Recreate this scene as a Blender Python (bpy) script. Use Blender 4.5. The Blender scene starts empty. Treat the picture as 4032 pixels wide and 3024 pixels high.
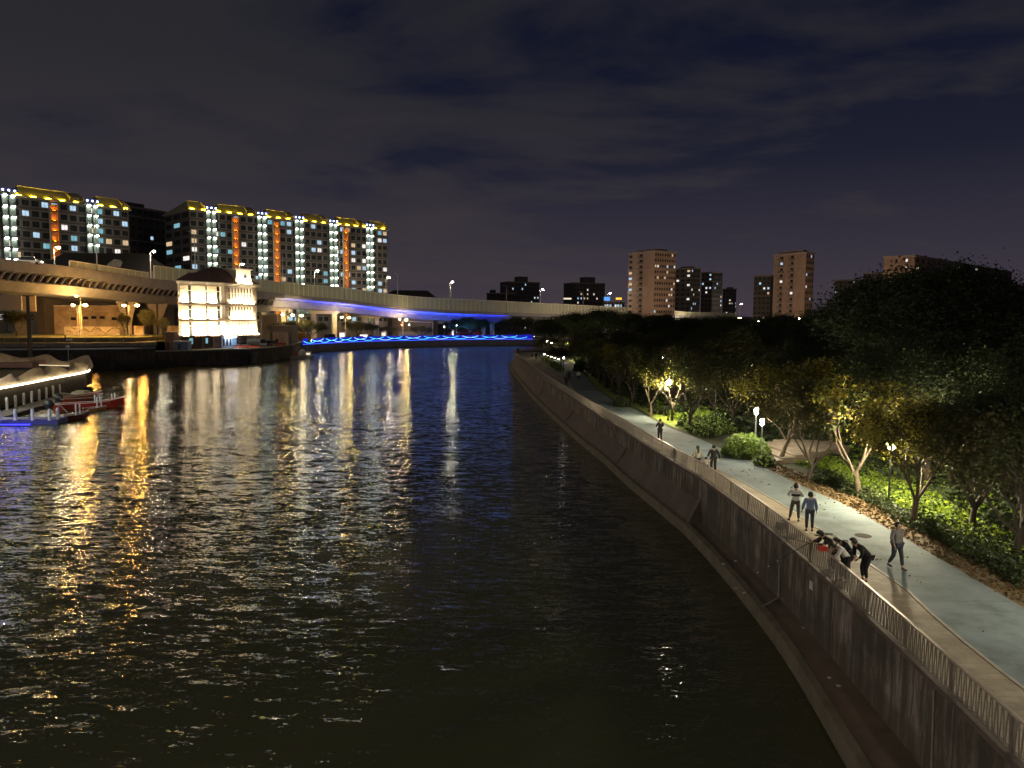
import bpy, math, random
import numpy as np
from mathutils import Vector, Matrix

# ---------------------------------------------------------------- camera, world, exposure
SC = bpy.context.scene
COL = SC.collection
FPX = 2992.0; PITCH = math.radians(4.85); ROLL = math.radians(0.4); CAMH = 12.0
_f = Vector((0, math.cos(PITCH), -math.sin(PITCH)))
_u0 = Vector((0, math.sin(PITCH), math.cos(PITCH))); _r0 = Vector((1, 0, 0))
_r = _r0*math.cos(ROLL) + _u0*math.sin(ROLL); _u = -_r0*math.sin(ROLL) + _u0*math.cos(ROLL)
cam = bpy.data.cameras.new('camera'); cam.sensor_fit = 'HORIZONTAL'; cam.sensor_width = 36.0
cam.lens = 36.0*FPX/4032.0; cam.clip_end = 5000; cam.clip_start = 0.3
camo = bpy.data.objects.new('camera', cam); COL.objects.link(camo)
camo.matrix_world = Matrix(((_r.x, _u.x, -_f.x, 0), (_r.y, _u.y, -_f.y, 0), (_r.z, _u.z, -_f.z, CAMH), (0, 0, 0, 1)))
SC.camera = camo
SC.view_settings.view_transform = 'Standard'; SC.view_settings.look = 'None'
SC.view_settings.exposure = 0.0; SC.view_settings.gamma = 1.0
cy = SC.cycles
cy.max_bounces = 4; cy.diffuse_bounces = 2; cy.glossy_bounces = 2; cy.transmission_bounces = 3
cy.transparent_max_bounces = 4; cy.use_denoising = True
cy.sample_clamp_indirect = 3.0; cy.sample_clamp_direct = 0; cy.caustics_reflective = False; cy.caustics_refractive = False
cy.use_light_tree = True

def ray(x, y):
    return _f + _r*((x-2016)/FPX) + _u*((1512-y)/FPX)
def G(x, y, z=3.0):                       # ground point at height z seen at photo pixel (x, y)
    d = ray(x, y); t = (z-CAMH)/d.z; return Vector((d.x*t, d.y*t, z))
def D(x, y, Y):                           # point at distance Y seen at photo pixel (x, y)
    d = ray(x, y); t = Y/d.y; return Vector((d.x*t, Y, CAMH+d.z*t))

world = bpy.data.worlds.new('World'); SC.world = world; world.use_nodes = True
nt = world.node_tree; nt.nodes.clear()
def N(t, ty, **kw):
    n = t.nodes.new(ty)
    for k, v in kw.items():
        if k in n.inputs: n.inputs[k].default_value = v
        else: setattr(n, k, v)
    return n
def ramp(t, stops):
    n = t.nodes.new('ShaderNodeValToRGB'); e = n.color_ramp.elements
    while len(e) < len(stops): e.new(0.5)
    for i, (p, c) in enumerate(stops):
        e[i].position = p; e[i].color = (c[0], c[1], c[2], 1) if hasattr(c, '__len__') else (c, c, c, 1)
    return n
def mixc(t, fac, a, b, blend='MIX'):
    n = t.nodes.new('ShaderNodeMix'); n.data_type = 'RGBA'; n.blend_type = blend
    for s, v in ((0, fac), (6, a), (7, b)):
        if hasattr(v, 'is_output'): t.links.new(v, n.inputs[s])
        elif s == 0: n.inputs[0].default_value = v
        else: n.inputs[s].default_value = (v[0], v[1], v[2], 1)
    return n.outputs[2]
def mth(t, op, a, b=None, clamp=False):
    n = t.nodes.new('ShaderNodeMath'); n.operation = op; n.use_clamp = clamp
    for i, v in enumerate((a, b)):
        if v is None: continue
        if hasattr(v, 'is_output'): t.links.new(v, n.inputs[i])
        else: n.inputs[i].default_value = v
    return n.outputs[0]
tc = N(nt, 'ShaderNodeTexCoord'); sp = N(nt, 'ShaderNodeSeparateXYZ'); nt.links.new(tc.outputs['Generated'], sp.inputs[0])
zc = mth(nt, 'MAXIMUM', sp.outputs[2], 0.0)
base = ramp(nt, [(0.0, (.058, .043, .056)), (.07, (.040, .034, .048)), (.2, (.0125, .0140, .028)), (.36, (.0042, .0060, .0185)), (1.0, (.004, .0053, .014))])
nt.links.new(zc, base.inputs[0])
# warm-ish light over the left horizon, cooler to the right
lf = mth(nt, 'MULTIPLY_ADD', sp.outputs[0], -0.9); nt.nodes[-1].inputs[2].default_value = 0.62
dv = mth(nt, 'ADD', zc, 0.12)
cx = mth(nt, 'DIVIDE', sp.outputs[0], dv); cyy = mth(nt, 'DIVIDE', sp.outputs[1], dv)
cb = N(nt, 'ShaderNodeCombineXYZ'); nt.links.new(cx, cb.inputs[0]); nt.links.new(cyy, cb.inputs[1])
mp = N(nt, 'ShaderNodeMapping'); mp.inputs['Rotation'].default_value = (0, 0, .55); mp.inputs['Scale'].default_value = (.75, 1.0, 1)
mp.inputs['Location'].default_value = (3.1, 1.7, 0)
nt.links.new(cb.outputs[0], mp.inputs[0])
n1 = N(nt, 'ShaderNodeTexNoise', Scale=1.15, Detail=8.0, Roughness=.57, Distortion=.35); nt.links.new(mp.outputs[0], n1.inputs['Vector'])
bias = mth(nt, 'MULTIPLY_ADD', sp.outputs[0], -0.30); nt.nodes[-1].inputs[2].default_value = -0.005
cs = mth(nt, 'ADD', n1.outputs[0], bias)
hi = mth(nt, 'MULTIPLY', mth(nt, 'MAXIMUM', mth(nt, 'SUBTRACT', zc, 0.29), 0.0), 1.7)
cs = mth(nt, 'ADD', cs, hi)
cr = ramp(nt, [(.43, 0.0), (.52, .65), (.64, 1.0)]); nt.links.new(cs, cr.inputs[0])
cloudcol = ramp(nt, [(0.0, (.058, .045, .053)), (.12, (.040, .034, .042)), (.3, (.0228, .0225, .0275)), (.6, (.0180, .0182, .0218))])
nt.links.new(zc, cloudcol.inputs[0])
skyc = mixc(nt, cr.outputs[0], base.outputs[0], cloudcol.outputs[0])
bg = N(nt, 'ShaderNodeBackground', Strength=1.0); nt.links.new(skyc, bg.inputs[0])
wo = N(nt, 'ShaderNodeOutputWorld'); nt.links.new(bg.outputs[0], wo.inputs[0])

# ---------------------------------------------------------------- materials
MATS = {}
def mat(name, c1, c2=None, rough=.7, scale=3.0, metal=0.0, stretch=(1, 1, 1), detail=5.0, lo=.35, hi=.65, bump=0.0, spec=.5, trans=0.0, alpha=1.0):
    """procedural surface: two tones of the thing's own colour mixed by noise in object space"""
    if name in MATS: return MATS[name]
    m = bpy.data.materials.new(name); m.use_nodes = True; t = m.node_tree; t.nodes.clear()
    if c2 is None: c2 = tuple(x*.72 for x in c1)
    tcn = N(t, 'ShaderNodeTexCoord'); mpn = N(t, 'ShaderNodeMapping'); mpn.inputs['Scale'].default_value = stretch
    t.links.new(tcn.outputs['Object'], mpn.inputs[0])
    nz = N(t, 'ShaderNodeTexNoise', Scale=scale, Detail=detail, Roughness=.6); t.links.new(mpn.outputs[0], nz.inputs['Vector'])
    rp = ramp(t, [(lo, 0.0), (hi, 1.0)]); t.links.new(nz.outputs[0], rp.inputs[0])
    col = mixc(t, rp.outputs[0], c1, c2)
    b = N(t, 'ShaderNodeBsdfPrincipled', Roughness=rough, Metallic=metal); b.inputs['Specular IOR Level'].default_value = spec
    t.links.new(col, b.inputs['Base Color'])
    if bump:
        bn = N(t, 'ShaderNodeBump', Strength=.6, Distance=bump); t.links.new(nz.outputs[0], bn.inputs['Height']); t.links.new(bn.outputs[0], b.inputs['Normal'])
    out = N(t, 'ShaderNodeOutputMaterial'); sh = b.outputs[0]
    if trans:
        tr = N(t, 'ShaderNodeBsdfTranslucent'); t.links.new(col, tr.inputs[0])
        mx = N(t, 'ShaderNodeMixShader', Fac=trans); t.links.new(b.outputs[0], mx.inputs[1]); t.links.new(tr.outputs[0], mx.inputs[2]); sh = mx.outputs[0]
    if alpha < 1:
        tp = N(t, 'ShaderNodeBsdfTransparent'); mx = N(t, 'ShaderNodeMixShader', Fac=alpha)
        t.links.new(tp.outputs[0], mx.inputs[1]); t.links.new(sh, mx.inputs[2]); sh = mx.outputs[0]
    t.links.new(sh, out.inputs[0]); MATS[name] = m; return m
def emit(name, c, s, var=0.0, scale=2.0):
    if name in MATS: return MATS[name]
    m = bpy.data.materials.new(name); m.use_nodes = True; t = m.node_tree; t.nodes.clear()
    e = N(t, 'ShaderNodeEmission', Strength=s); e.inputs[0].default_value = (*c, 1)
    if var:
        tcn = N(t, 'ShaderNodeTexCoord'); oi = N(t, 'ShaderNodeObjectInfo'); ad = N(t, 'ShaderNodeVectorMath', operation='ADD')
        t.links.new(tcn.outputs['Object'], ad.inputs[0]); t.links.new(oi.outputs['Location'], ad.inputs[1])
        nz = N(t, 'ShaderNodeTexNoise', Scale=scale, Detail=2.0); t.links.new(ad.outputs[0], nz.inputs['Vector'])
        v = mth(t, 'MULTIPLY_ADD', nz.outputs[0], s*var*3); t.nodes[-1].inputs[2].default_value = s*(1-var*1.5)
        t.links.new(mth(t, 'MAXIMUM', v, s*.12), e.inputs[1])
    out = N(t, 'ShaderNodeOutputMaterial'); t.links.new(e.outputs[0], out.inputs[0]); MATS[name] = m; return m
def strip_mat(name, c1, c2, c3, rough=.85, tide=False):
    """weathered concrete with rain streaks running down it"""
    m = bpy.data.materials.new(name); m.use_nodes = True; t = m.node_tree; t.nodes.clear()
    tcn = N(t, 'ShaderNodeTexCoord')
    mpn = N(t, 'ShaderNodeMapping'); mpn.inputs['Scale'].default_value = (1.5, 1.5, .2); t.links.new(tcn.outputs['Object'], mpn.inputs[0])
    a = N(t, 'ShaderNodeTexNoise', Scale=1.7, Detail=7.0, Roughness=.72, Distortion=.4); t.links.new(mpn.outputs[0], a.inputs['Vector'])
    bz = N(t, 'ShaderNodeTexNoise', Scale=.45, Detail=6.0, Roughness=.65); t.links.new(tcn.outputs['Object'], bz.inputs['Vector'])
    ra = ramp(t, [(.46, 0.0), (.68, 1.0)]); t.links.new(a.outputs[0], ra.inputs[0])
    rb = ramp(t, [(.4, 0.0), (.62, 1.0)]); t.links.new(bz.outputs[0], rb.inputs[0])
    k = mixc(t, ra.outputs[0], c1, c2); k = mixc(t, mth(t, 'MULTIPLY', rb.outputs[0], .8), k, c3)
    if tide:   # damp band and algae near the foot, pour joints higher up
        sz = N(t, 'ShaderNodeSeparateXYZ'); t.links.new(tcn.outputs['Object'], sz.inputs[0])
        wv = mth(t, 'MULTIPLY_ADD', bz.outputs[0], .7); t.nodes[-1].inputs[2].default_value = -.35
        zz = mth(t, 'ADD', sz.outputs[2], wv); rt = ramp(t, [(0.0, 1.0), (.40, .85), (.47, 0.0)]); t.links.new(mth(t, 'MULTIPLY', zz, .3), rt.inputs[0])
        k = mixc(t, mth(t, 'MULTIPLY', rt.outputs[0], .6), k, (.085, .068, .05))
        jz = mth(t, 'FRACT', mth(t, 'MULTIPLY', sz.outputs[1], .125)); jr = ramp(t, [(0.0, 1.0), (.006, 1.0), (.009, 0.0)]); t.links.new(jz, jr.inputs[0])
        k = mixc(t, mth(t, 'MULTIPLY', jr.outputs[0], .7), k, (.03, .024, .02))
    b = N(t, 'ShaderNodeBsdfPrincipled', Roughness=rough); b.inputs['Specular IOR Level'].default_value = .3
    t.links.new(k, b.inputs['Base Color'])
    fz = N(t, 'ShaderNodeTexNoise', Scale=9.0, Detail=5.0); t.links.new(tcn.outputs['Object'], fz.inputs['Vector'])
    bn = N(t, 'ShaderNodeBump', Strength=.4, Distance=.03); t.links.new(fz.outputs[0], bn.inputs['Height']); t.links.new(bn.outputs[0], b.inputs['Normal'])
    out = N(t, 'ShaderNodeOutputMaterial'); t.links.new(b.outputs[0], out.inputs[0]); MATS[name] = m; return m

CONC = mat('concrete', (.36, .33, .29), (.27, .245, .21), .8, 1.2)
CONCD = mat('dark_concrete', (.11, .095, .08), (.06, .052, .045), .85, 1.0, stretch=(1, 1, .3))
CONCL = mat('pale_concrete', (.62, .57, .5), (.5, .46, .4), .7, .7)
WALLM = strip_mat('stained_wall', (.115, .096, .078), (.46, .39, .32), (.066, .054, .043), tide=True)
LEDGE = mat('wet_ledge', (.20, .15, .105), (.13, .10, .07), .6, .9, bump=.02)
SLOPE = mat('slope_concrete', (.13, .095, .078), (.09, .066, .055), .8, .6)
LIP = mat('mossy_lip', (.17, .14, .095), (.10, .085, .055), .8, 1.2, bump=.03)
def paver_mat(name, c1, c2, cm, sx, bw, bh, rough, patch):
    m = bpy.data.materials.new(name); m.use_nodes = True; t = m.node_tree; t.nodes.clear(); tcn = N(t, 'ShaderNodeTexCoord')
    br = N(t, 'ShaderNodeTexBrick', Scale=sx); br.inputs['Color1'].default_value = (*c1, 1); br.inputs['Color2'].default_value = (*c2, 1); br.inputs['Mortar'].default_value = (*cm, 1)
    br.inputs['Mortar Size'].default_value = .012; br.inputs['Brick Width'].default_value = bw; br.inputs['Row Height'].default_value = bh; t.links.new(tcn.outputs['Object'], br.inputs[0])
    a = N(t, 'ShaderNodeTexNoise', Scale=.5, Detail=8.0, Roughness=.7); t.links.new(tcn.outputs['Object'], a.inputs['Vector']); ra = ramp(t, [(.36, .58), (.5, .92), (.64, 1.12)]); t.links.new(a.outputs[0], ra.inputs[0])
    k = mixc(t, 1.0, br.outputs[0], ra.outputs[0], 'MULTIPLY'); b = N(t, 'ShaderNodeBsdfPrincipled', Roughness=rough); t.links.new(k, b.inputs['Base Color'])
    b.inputs['Specular IOR Level'].default_value = .25
    out = N(t, 'ShaderNodeOutputMaterial'); t.links.new(b.outputs[0], out.inputs[0]); MATS[name] = m; return m
PAVE = paver_mat('pavers', (.42, .35, .25), (.34, .285, .20), (.28, .235, .17), 1.0, .6, .3, .75, 1)
ASPH = paver_mat('blue_asphalt', (.20, .245, .25), (.185, .23, .235), (.10, .12, .125), 1.0, 40, 6.0, .85, 1)
GROUND = mat('soil', (.045, .05, .018), (.028, .035, .012), .95, .8)
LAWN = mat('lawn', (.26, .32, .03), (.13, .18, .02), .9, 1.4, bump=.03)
LGROUND = mat('far_ground', (.10, .095, .08), (.06, .06, .05), .8, .2)
LITTER = mat('leaf_litter', (.20, .13, .055), (.09, .06, .028), .95, 7.0, bump=.03)
RAILM = mat('rail_metal', (.62, .50, .40), (.50, .41, .33), .45, 4.0, metal=.35)
BARM = mat('bar_metal', (.25, .215, .18), (.18, .155, .13), .5, 4.0, metal=.3)
DARK = mat('dark_metal', (.03, .03, .032), rough=.5)
GREYM = mat('grey_metal', (.35, .37, .38), (.28, .30, .31), .4, 3.0, metal=.5)
WHITE = mat('white_paint', (.8, .78, .74), (.7, .68, .65), .5, 2.0)
BARK = mat('bark', (.12, .09, .055), (.06, .045, .03), .9, 6.0, stretch=(1, 1, .3), bump=.02)
BARKD = mat('dark_bark', (.06, .045, .03), (.035, .028, .02), .9, 6.0)
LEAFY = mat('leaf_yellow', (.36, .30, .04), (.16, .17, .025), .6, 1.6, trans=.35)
LEAFB = mat('leaf_brown', (.085, .065, .018), (.05, .042, .012), .65, 1.2, trans=.3)
LEAFG = mat('leaf_green', (.06, .085, .018), (.03, .045, .012), .6, 1.0, trans=.3)
LEAFD = mat('leaf_dark', (.028, .042, .012), (.014, .022, .008), .7, .6, trans=.2)
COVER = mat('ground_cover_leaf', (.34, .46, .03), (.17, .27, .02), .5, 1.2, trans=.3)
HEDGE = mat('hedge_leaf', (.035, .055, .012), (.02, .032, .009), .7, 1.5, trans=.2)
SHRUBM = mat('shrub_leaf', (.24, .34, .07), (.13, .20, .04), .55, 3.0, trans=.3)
GLASSD = mat('dark_glass', (.02, .024, .03), (.045, .055, .06), .4, .5, spec=.1)
TILE = mat('roof_tile', (.42, .23, .16), (.28, .15, .10), .6, 2.0, stretch=(1, 1, 4))
ROOFD = mat('dark_roof', (.018, .015, .014), rough=.8)
W_COOL = emit('window_cool', (.55, .80, 1.0), .85, .35, .9)
W_WHITE = emit('window_white', (1.0, .93, .86), 1.0, .35, .9)
W_WARM = emit('window_warm', (1.0, .72, .42), .7, .35, .9)
W_CYAN = emit('window_cyan', (.35, .80, .95), .55, .35, .9)

# ---------------------------------------------------------------- mesh helpers
class MB:
    def __init__(s): s.v = []; s.f = []; s.m = []
    def add(s, vs, fs, mi=0):
        n = len(s.v); s.v += [tuple(a) for a in vs]; s.f += [tuple(n+i for i in f) for f in fs]; s.m += [mi]*len(fs); return s
    def box(s, c, d, rz=0.0, mi=0, taper=1.0):
        x, y, z = (k/2 for k in d); ca, sa = math.cos(rz), math.sin(rz); vs = []
        for sz, tp in ((-1, 1.0), (1, taper)):
            for sx, sy in ((-1, -1), (1, -1), (1, 1), (-1, 1)):
                px, py = sx*x*tp, sy*y*tp
                vs.append((c[0]+px*ca-py*sa, c[1]+px*sa+py*ca, c[2]+sz*z))
        return s.add(vs, [(0, 3, 2, 1), (4, 5, 6, 7), (0, 1, 5, 4), (1, 2, 6, 5), (2, 3, 7, 6), (3, 0, 4, 7)], mi)
    def bx(s, x0, x1, y0, y1, z0, z1, mi=0):
        return s.box(((x0+x1)/2, (y0+y1)/2, (z0+z1)/2), (x1-x0, y1-y0, z1-z0), 0, mi)
    def quad(s, a, b, c, d, mi=0): return s.add([a, b, c, d], [(0, 1, 2, 3)], mi)
    def tri(s, a, b, c, mi=0): return s.add([a, b, c], [(0, 1, 2)], mi)
    def prism(s, poly, z0, z1, mi=0):
        n = len(poly); vs = [(p[0], p[1], z0) for p in poly]+[(p[0], p[1], z1) for p in poly]
        fs = [tuple(range(n-1, -1, -1)), tuple(range(n, 2*n))]+[(i, (i+1) % n, n+(i+1) % n, n+i) for i in range(n)]
        return s.add(vs, fs, mi)
    def tube(s, pts, r, n=6, mi=0, cap=True):
        pts = [Vector(p) for p in pts]; k = len(pts); rs = r if hasattr(r, '__len__') else [r]*k; vs = []; fs = []
        for i, p in enumerate(pts):
            d = (pts[min(i+1, k-1)]-pts[max(i-1, 0)])
            if d.length < 1e-9: d = Vector((0, 0, 1))
            d.normalize(); a = d.orthogonal() if abs(d.z) > .99 else d.cross(Vector((0, 0, 1))); a.normalize(); b = d.cross(a)
            for j in range(n):
                q = 2*math.pi*(j+.5)/n; vs.append(p+(a*math.cos(q)+b*math.sin(q))*rs[i])
        for i in range(k-1):
            for j in range(n): fs.append((i*n+j, i*n+(j+1) % n, (i+1)*n+(j+1) % n, (i+1)*n+j))
        if cap: fs += [tuple(range(n-1, -1, -1)), tuple((k-1)*n+j for j in range(n))]
        return s.add(vs, fs, mi)
    def lathe(s, c, prof, n=12, mi=0):
        vs = []; fs = []
        for r, z in prof:
            for j in range(n): q = 2*math.pi*j/n; vs.append((c[0]+r*math.cos(q), c[1]+r*math.sin(q), c[2]+z))
        for i in range(len(prof)-1):
            for j in range(n): fs.append((i*n+j, i*n+(j+1) % n, (i+1)*n+(j+1) % n, (i+1)*n+j))
        fs += [tuple(range(n-1, -1, -1)), tuple((len(prof)-1)*n+j for j in range(n))]
        return s.add(vs, fs, mi)
    def ball(s, c, r, n=8, mi=0, sz=1.0):
        return s.lathe(c, [(max(.02, math.sin(math.pi*i/5))*r, -math.cos(math.pi*i/5)*r*sz) for i in range(6)], n, mi)
    def mesh(s, name, mats, smooth=False):
        me = bpy.data.meshes.new(name); me.from_pydata(s.v, [], s.f)
        for m in (mats if isinstance(mats, (list, tuple)) else [mats]): me.materials.append(m)
        if any(s.m): me.polygons.foreach_set('material_index', s.m)
        if smooth: me.polygons.foreach_set('use_smooth', [True]*len(me.polygons))
        me.update(); return me
ROOTM = {}
def link(name, me, parent=None):
    o = bpy.data.objects.new(name, me); COL.objects.link(o)
    if parent is not None: o.parent = parent; ROOTM[o.name] = ROOTM.get(parent.name)
    return o
def build(mb, name, mats, parent=None, world=True, smooth=False, label=None):
    """link as ONE mesh object; world-space vertices are moved into the parent's frame"""
    if parent is not None and world and ROOTM.get(parent.name) is not None:
        M = ROOTM[parent.name]; mb.v = [tuple(M @ Vector(p)) for p in mb.v]
    o = link(name, mb.mesh(name, mats, smooth), parent)
    if label: o['label'] = label
    return o
def tag(o, label=None, cat=None, group=None, kind=None):
    if label: o['label'] = label
    if cat: o['category'] = cat
    if group: o['group'] = group
    if kind: o['kind'] = kind
    return o
def thing(name, label, cat, loc=(0, 0, 0), rz=0.0, group=None):
    o = bpy.data.objects.new(name, None); COL.objects.link(o); o.location = loc; o.rotation_euler = (0, 0, rz); o.empty_display_size = .3
    ROOTM[o.name] = (Matrix.Translation(Vector(loc)) @ Matrix.Rotation(rz, 4, 'Z')).inverted()
    return tag(o, label, cat, group)
def struct(mb, name, mats, smooth=False):
    o = build(mb, name, mats, smooth=smooth); o['kind'] = 'structure'; o['label'] = name.replace('_', ' '); return o
def dup(root, loc, rz=0.0, sc=1.0, label=None, group=None):
    def cp(o, par):
        c = o.copy(); COL.objects.link(c)
        if par: c.parent = par
        for ch in CH.get(o.name, []): cp(ch, c)
        return c
    CH = {}
    for o in root.children_recursive: CH.setdefault(o.parent.name, []).append(o)
    r = cp(root, None); r.location = loc; r.rotation_euler = (0, 0, rz); r.scale = (sc, sc, sc) if not hasattr(sc, '__len__') else sc
    if label: r['label'] = label
    if group: r['group'] = group
    return r
def interp(tab, y):
    if y <= tab[0][0]: return tab[0][1]
    for (a, b), (c, d) in zip(tab, tab[1:]):
        if y <= c:
            k = (y-a)/(c-a); return b+(d-b)*k
    return tab[-1][1]
def catmull(pts, per=6):
    P = [Vector(p) for p in pts]; out = []
    for i in range(len(P)-1):
        p0 = P[max(i-1, 0)]; p1 = P[i]; p2 = P[i+1]; p3 = P[min(i+2, len(P)-1)]
        for k in range(per):
            t = k/per; out.append(.5*((2*p1)+(p2-p0)*t+(2*p0-5*p1+4*p2-p3)*t*t+(3*p1-p0-3*p2+p3)*t**3))
    out.append(P[-1]); return out
def resample(pts, step):
    pts = [Vector(p) for p in pts]; L = [0.0]
    for a, b in zip(pts, pts[1:]): L.append(L[-1]+(b-a).length)
    n = max(1, round(L[-1]/step)); out = []; j = 0
    for i in range(n+1):
        s = L[-1]*i/n
        while j < len(L)-2 and L[j+1] < s: j += 1
        k = (s-L[j])/max(1e-9, L[j+1]-L[j]); out.append(pts[j].lerp(pts[j+1], min(1, max(0, k))))
    return out
def offs(path, d):
    """path moved sideways by d (to the left of its direction of travel)"""
    out = []
    for i, p in enumerate(path):
        t = path[min(i+1, len(path)-1)]-path[max(i-1, 0)]; n = Vector((-t.y, t.x, 0)).normalized(); out.append(p+n*d)
    return out
def sweep(mb, path, prof, mi=0, close=True, zs=None):
    """prof: list of (side, z); side>0 = left of travel"""
    k = len(prof); vs = []; fs = []
    ps = [offs(path, s) for s, z in prof]
    for i in range(len(path)):
        for j, (s, z) in enumerate(prof): q = ps[j][i]; vs.append((q.x, q.y, q.z+z))
    m = k if close else k-1
    for i in range(len(path)-1):
        for j in range(m): a = i*k+j; b = i*k+(j+1) % k; fs.append((a, b, b+k, a+k))
    if close: fs += [tuple(range(k)), tuple((len(path)-1)*k+j for j in range(k-1, -1, -1))]
    return mb.add(vs, fs, mi)

# ---------------------------------------------------------------- water
def water_mat():
    m = bpy.data.materials.new('river_water'); m.use_nodes = True; t = m.node_tree; t.nodes.clear()
    tcn = N(t, 'ShaderNodeTexCoord')
    def field(rot, scl, s, det, ro):
        mpn = N(t, 'ShaderNodeMapping'); mpn.inputs['Rotation'].default_value = (0, 0, rot); mpn.inputs['Scale'].default_value = (*scl, 1)
        t.links.new(tcn.outputs['Object'], mpn.inputs[0])
        a = N(t, 'ShaderNodeTexNoise', Scale=s, Detail=det, Roughness=ro, Distortion=.5); t.links.new(mpn.outputs[0], a.inputs['Vector']); return a
    # wind ripples: slope fields at three wave lengths (crests run across the river)
    a = field(.10, (.36, 1.3), 3.9, 2.5, .6); b = field(-.16, (.42, 1.25), 1.5, 1.5, .5); c = field(.35, (.7, 1.3), 11.0, 1.5, .5)
    g = field(.3, (1, .5), .035, 2.0, .5)
    amp = mth(t, 'MULTIPLY_ADD', g.outputs[0], .9); t.nodes[-1].inputs[2].default_value = .55
    def slope(n, kx, ky):
        s = N(t, 'ShaderNodeSeparateXYZ'); t.links.new(n.outputs[1], s.inputs[0])
        x = mth(t, 'MULTIPLY', mth(t, 'SUBTRACT', s.outputs[0], .5), kx); y = mth(t, 'MULTIPLY', mth(t, 'SUBTRACT', s.outputs[1], .5), ky); return x, y
    xs, ys = zip(slope(a, WKX, WKY), slope(b, WKX*.5, WKY*.62), slope(c, WKX*.9, WKY*.8))
    X = mth(t, 'MULTIPLY', mth(t, 'ADD', mth(t, 'ADD', xs[0], xs[1]), xs[2]), amp)
    Y = mth(t, 'MULTIPLY', mth(t, 'ADD', mth(t, 'ADD', ys[0], ys[1]), ys[2]), amp)
    cb = N(t, 'ShaderNodeCombineXYZ'); t.links.new(X, cb.inputs[0]); t.links.new(Y, cb.inputs[1]); cb.inputs[2].default_value = 1
    nn = N(t, 'ShaderNodeVectorMath', operation='NORMALIZE'); t.links.new(cb.outputs[0], nn.inputs[0])
    p = N(t, 'ShaderNodeBsdfPrincipled', Roughness=.075, IOR=1.33); p.inputs['Base Color'].default_value = (.056, .058, .027, 1)
    t.links.new(nn.outputs[0], p.inputs['Normal'])
    out = N(t, 'ShaderNodeOutputMaterial'); t.links.new(p.outputs[0], out.inputs[0]); return m
WKX, WKY = .20, .66
mb = MB(); mb.quad((-900, -60, 0), (900, -60, 0), (900, 1500, 0), (-900, 1500, 0)); struct(mb, 'water', water_mat())

# ---------------------------------------------------------------- right bank plan
BXT = [(-15, 8.6), (0, 9.35), (8, 9.85), (14.5, 10.2), (17.4, 10.42), (20.2, 10.62), (23, 10.78), (26.5, 10.93), (30, 11.0), (33, 11.0), (36.5, 10.93), (42, 10.7), (45.3, 10.35), (49.3, 9.95), (53.8, 9.55),
       (57, 9.3), (63, 8.9), (67.7, 8.4), (72.7, 7.9), (79.7, 7.3), (89.6, 6.5), (98, 5.8), (115, 4.5), (130, 3.6), (147, 2.7), (170, 1.4), (193, .5)]
def BX(y): return interp(BXT, y)
path = catmull([(x, y, 0) for y, x in BXT] + [(.6, 203, 0), (2.4, 211, 0), (6, 217, 0), (14, 221, 0), (30, 224, 0), (60, 226, 0)], 4)
RP = resample(path, 2.5)
P1T = [(-15, 12.6), (18, 12.75), (22, 13.0), (25, 13.45), (36, 13.5), (43, 13.0), (46.5, 12.6), (51, 11.9), (55.4, 11.3), (63, 10.3), (75, 8.9), (92, 8.0), (105, 8.2), (120, 8.8), (133, 8.9), (150, 8.0), (177, 6.6), (200, 6.4), (215, 6.4)]
P2T = [(-15, 16.2), (23, 16.3), (29, 16.45), (37, 16.55), (41, 16.0), (47, 15.6), (52, 15.0), (57, 14.5), (63, 13.4), (68, 12.9), (77, 12.5), (85, 11.4), (100, 11.2), (117, 11.8), (137, 12.5), (150, 12.3), (163, 11.2), (175, 9.0), (185, 7.6), (216, 7.4)]
def cols(tab, ys): return [(interp(tab, y), y) for y in ys]
ys = [-15+2*i for i in range(116)]
gp = [(p.x, p.y) for p in offs(RP, -.18)] + [(300, 232), (900, 260), (900, -60), (9.0, -60)]
mb = MB(); n = len(gp); mb.add([(x, y, 2.93) for x, y in gp], [tuple(range(n-1, -1, -1))]); struct(mb, 'ground', GROUND)
def ribbon(L, R, z):
    mb = MB(); vs = []; fs = []
    for a, b in zip(L, R): vs += [(a[0], a[1], z), (b[0], b[1], z)]
    for i in range(len(L)-1): fs.append((2*i, 2*i+1, 2*i+3, 2*i+2))
    return mb.add(vs, fs)
ysr = [y for y in ys if y <= 212]
pave_l = [(BX(y)+.14, y) for y in ysr]
struct(ribbon(pave_l, [(interp(P1T, y)-.11, y) for y in ysr], 2.985), 'paved_strip', PAVE)
struct(ribbon([(interp(P1T, y), y) for y in ysr], [(interp(P2T, y), y) for y in ysr], 2.99), 'promenade', ASPH)
kb = MB(); sweep(kb, [Vector((interp(P1T, y)-.055, y, 2.9)) for y in ysr], [(-.055, 0), (.055, 0), (.055, .105), (-.055, .105)]); struct(kb, 'path_edging', mat('edging_stone', (.38, .34, .27), rough=.7))
LT = [(-15, 18.5), (18, 18.3), (28, 18.2), (38, 18.4), (44, 17.4), (50, 16.5)]
struct(ribbon([(interp(P2T, y)+.02, y) for y in range(-15, 52)], [(interp(LT, y)+.5*math.sin(y*1.3)*.5, y) for y in range(-15, 52)], 2.965), 'leaf_litter', LITTER)
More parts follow.
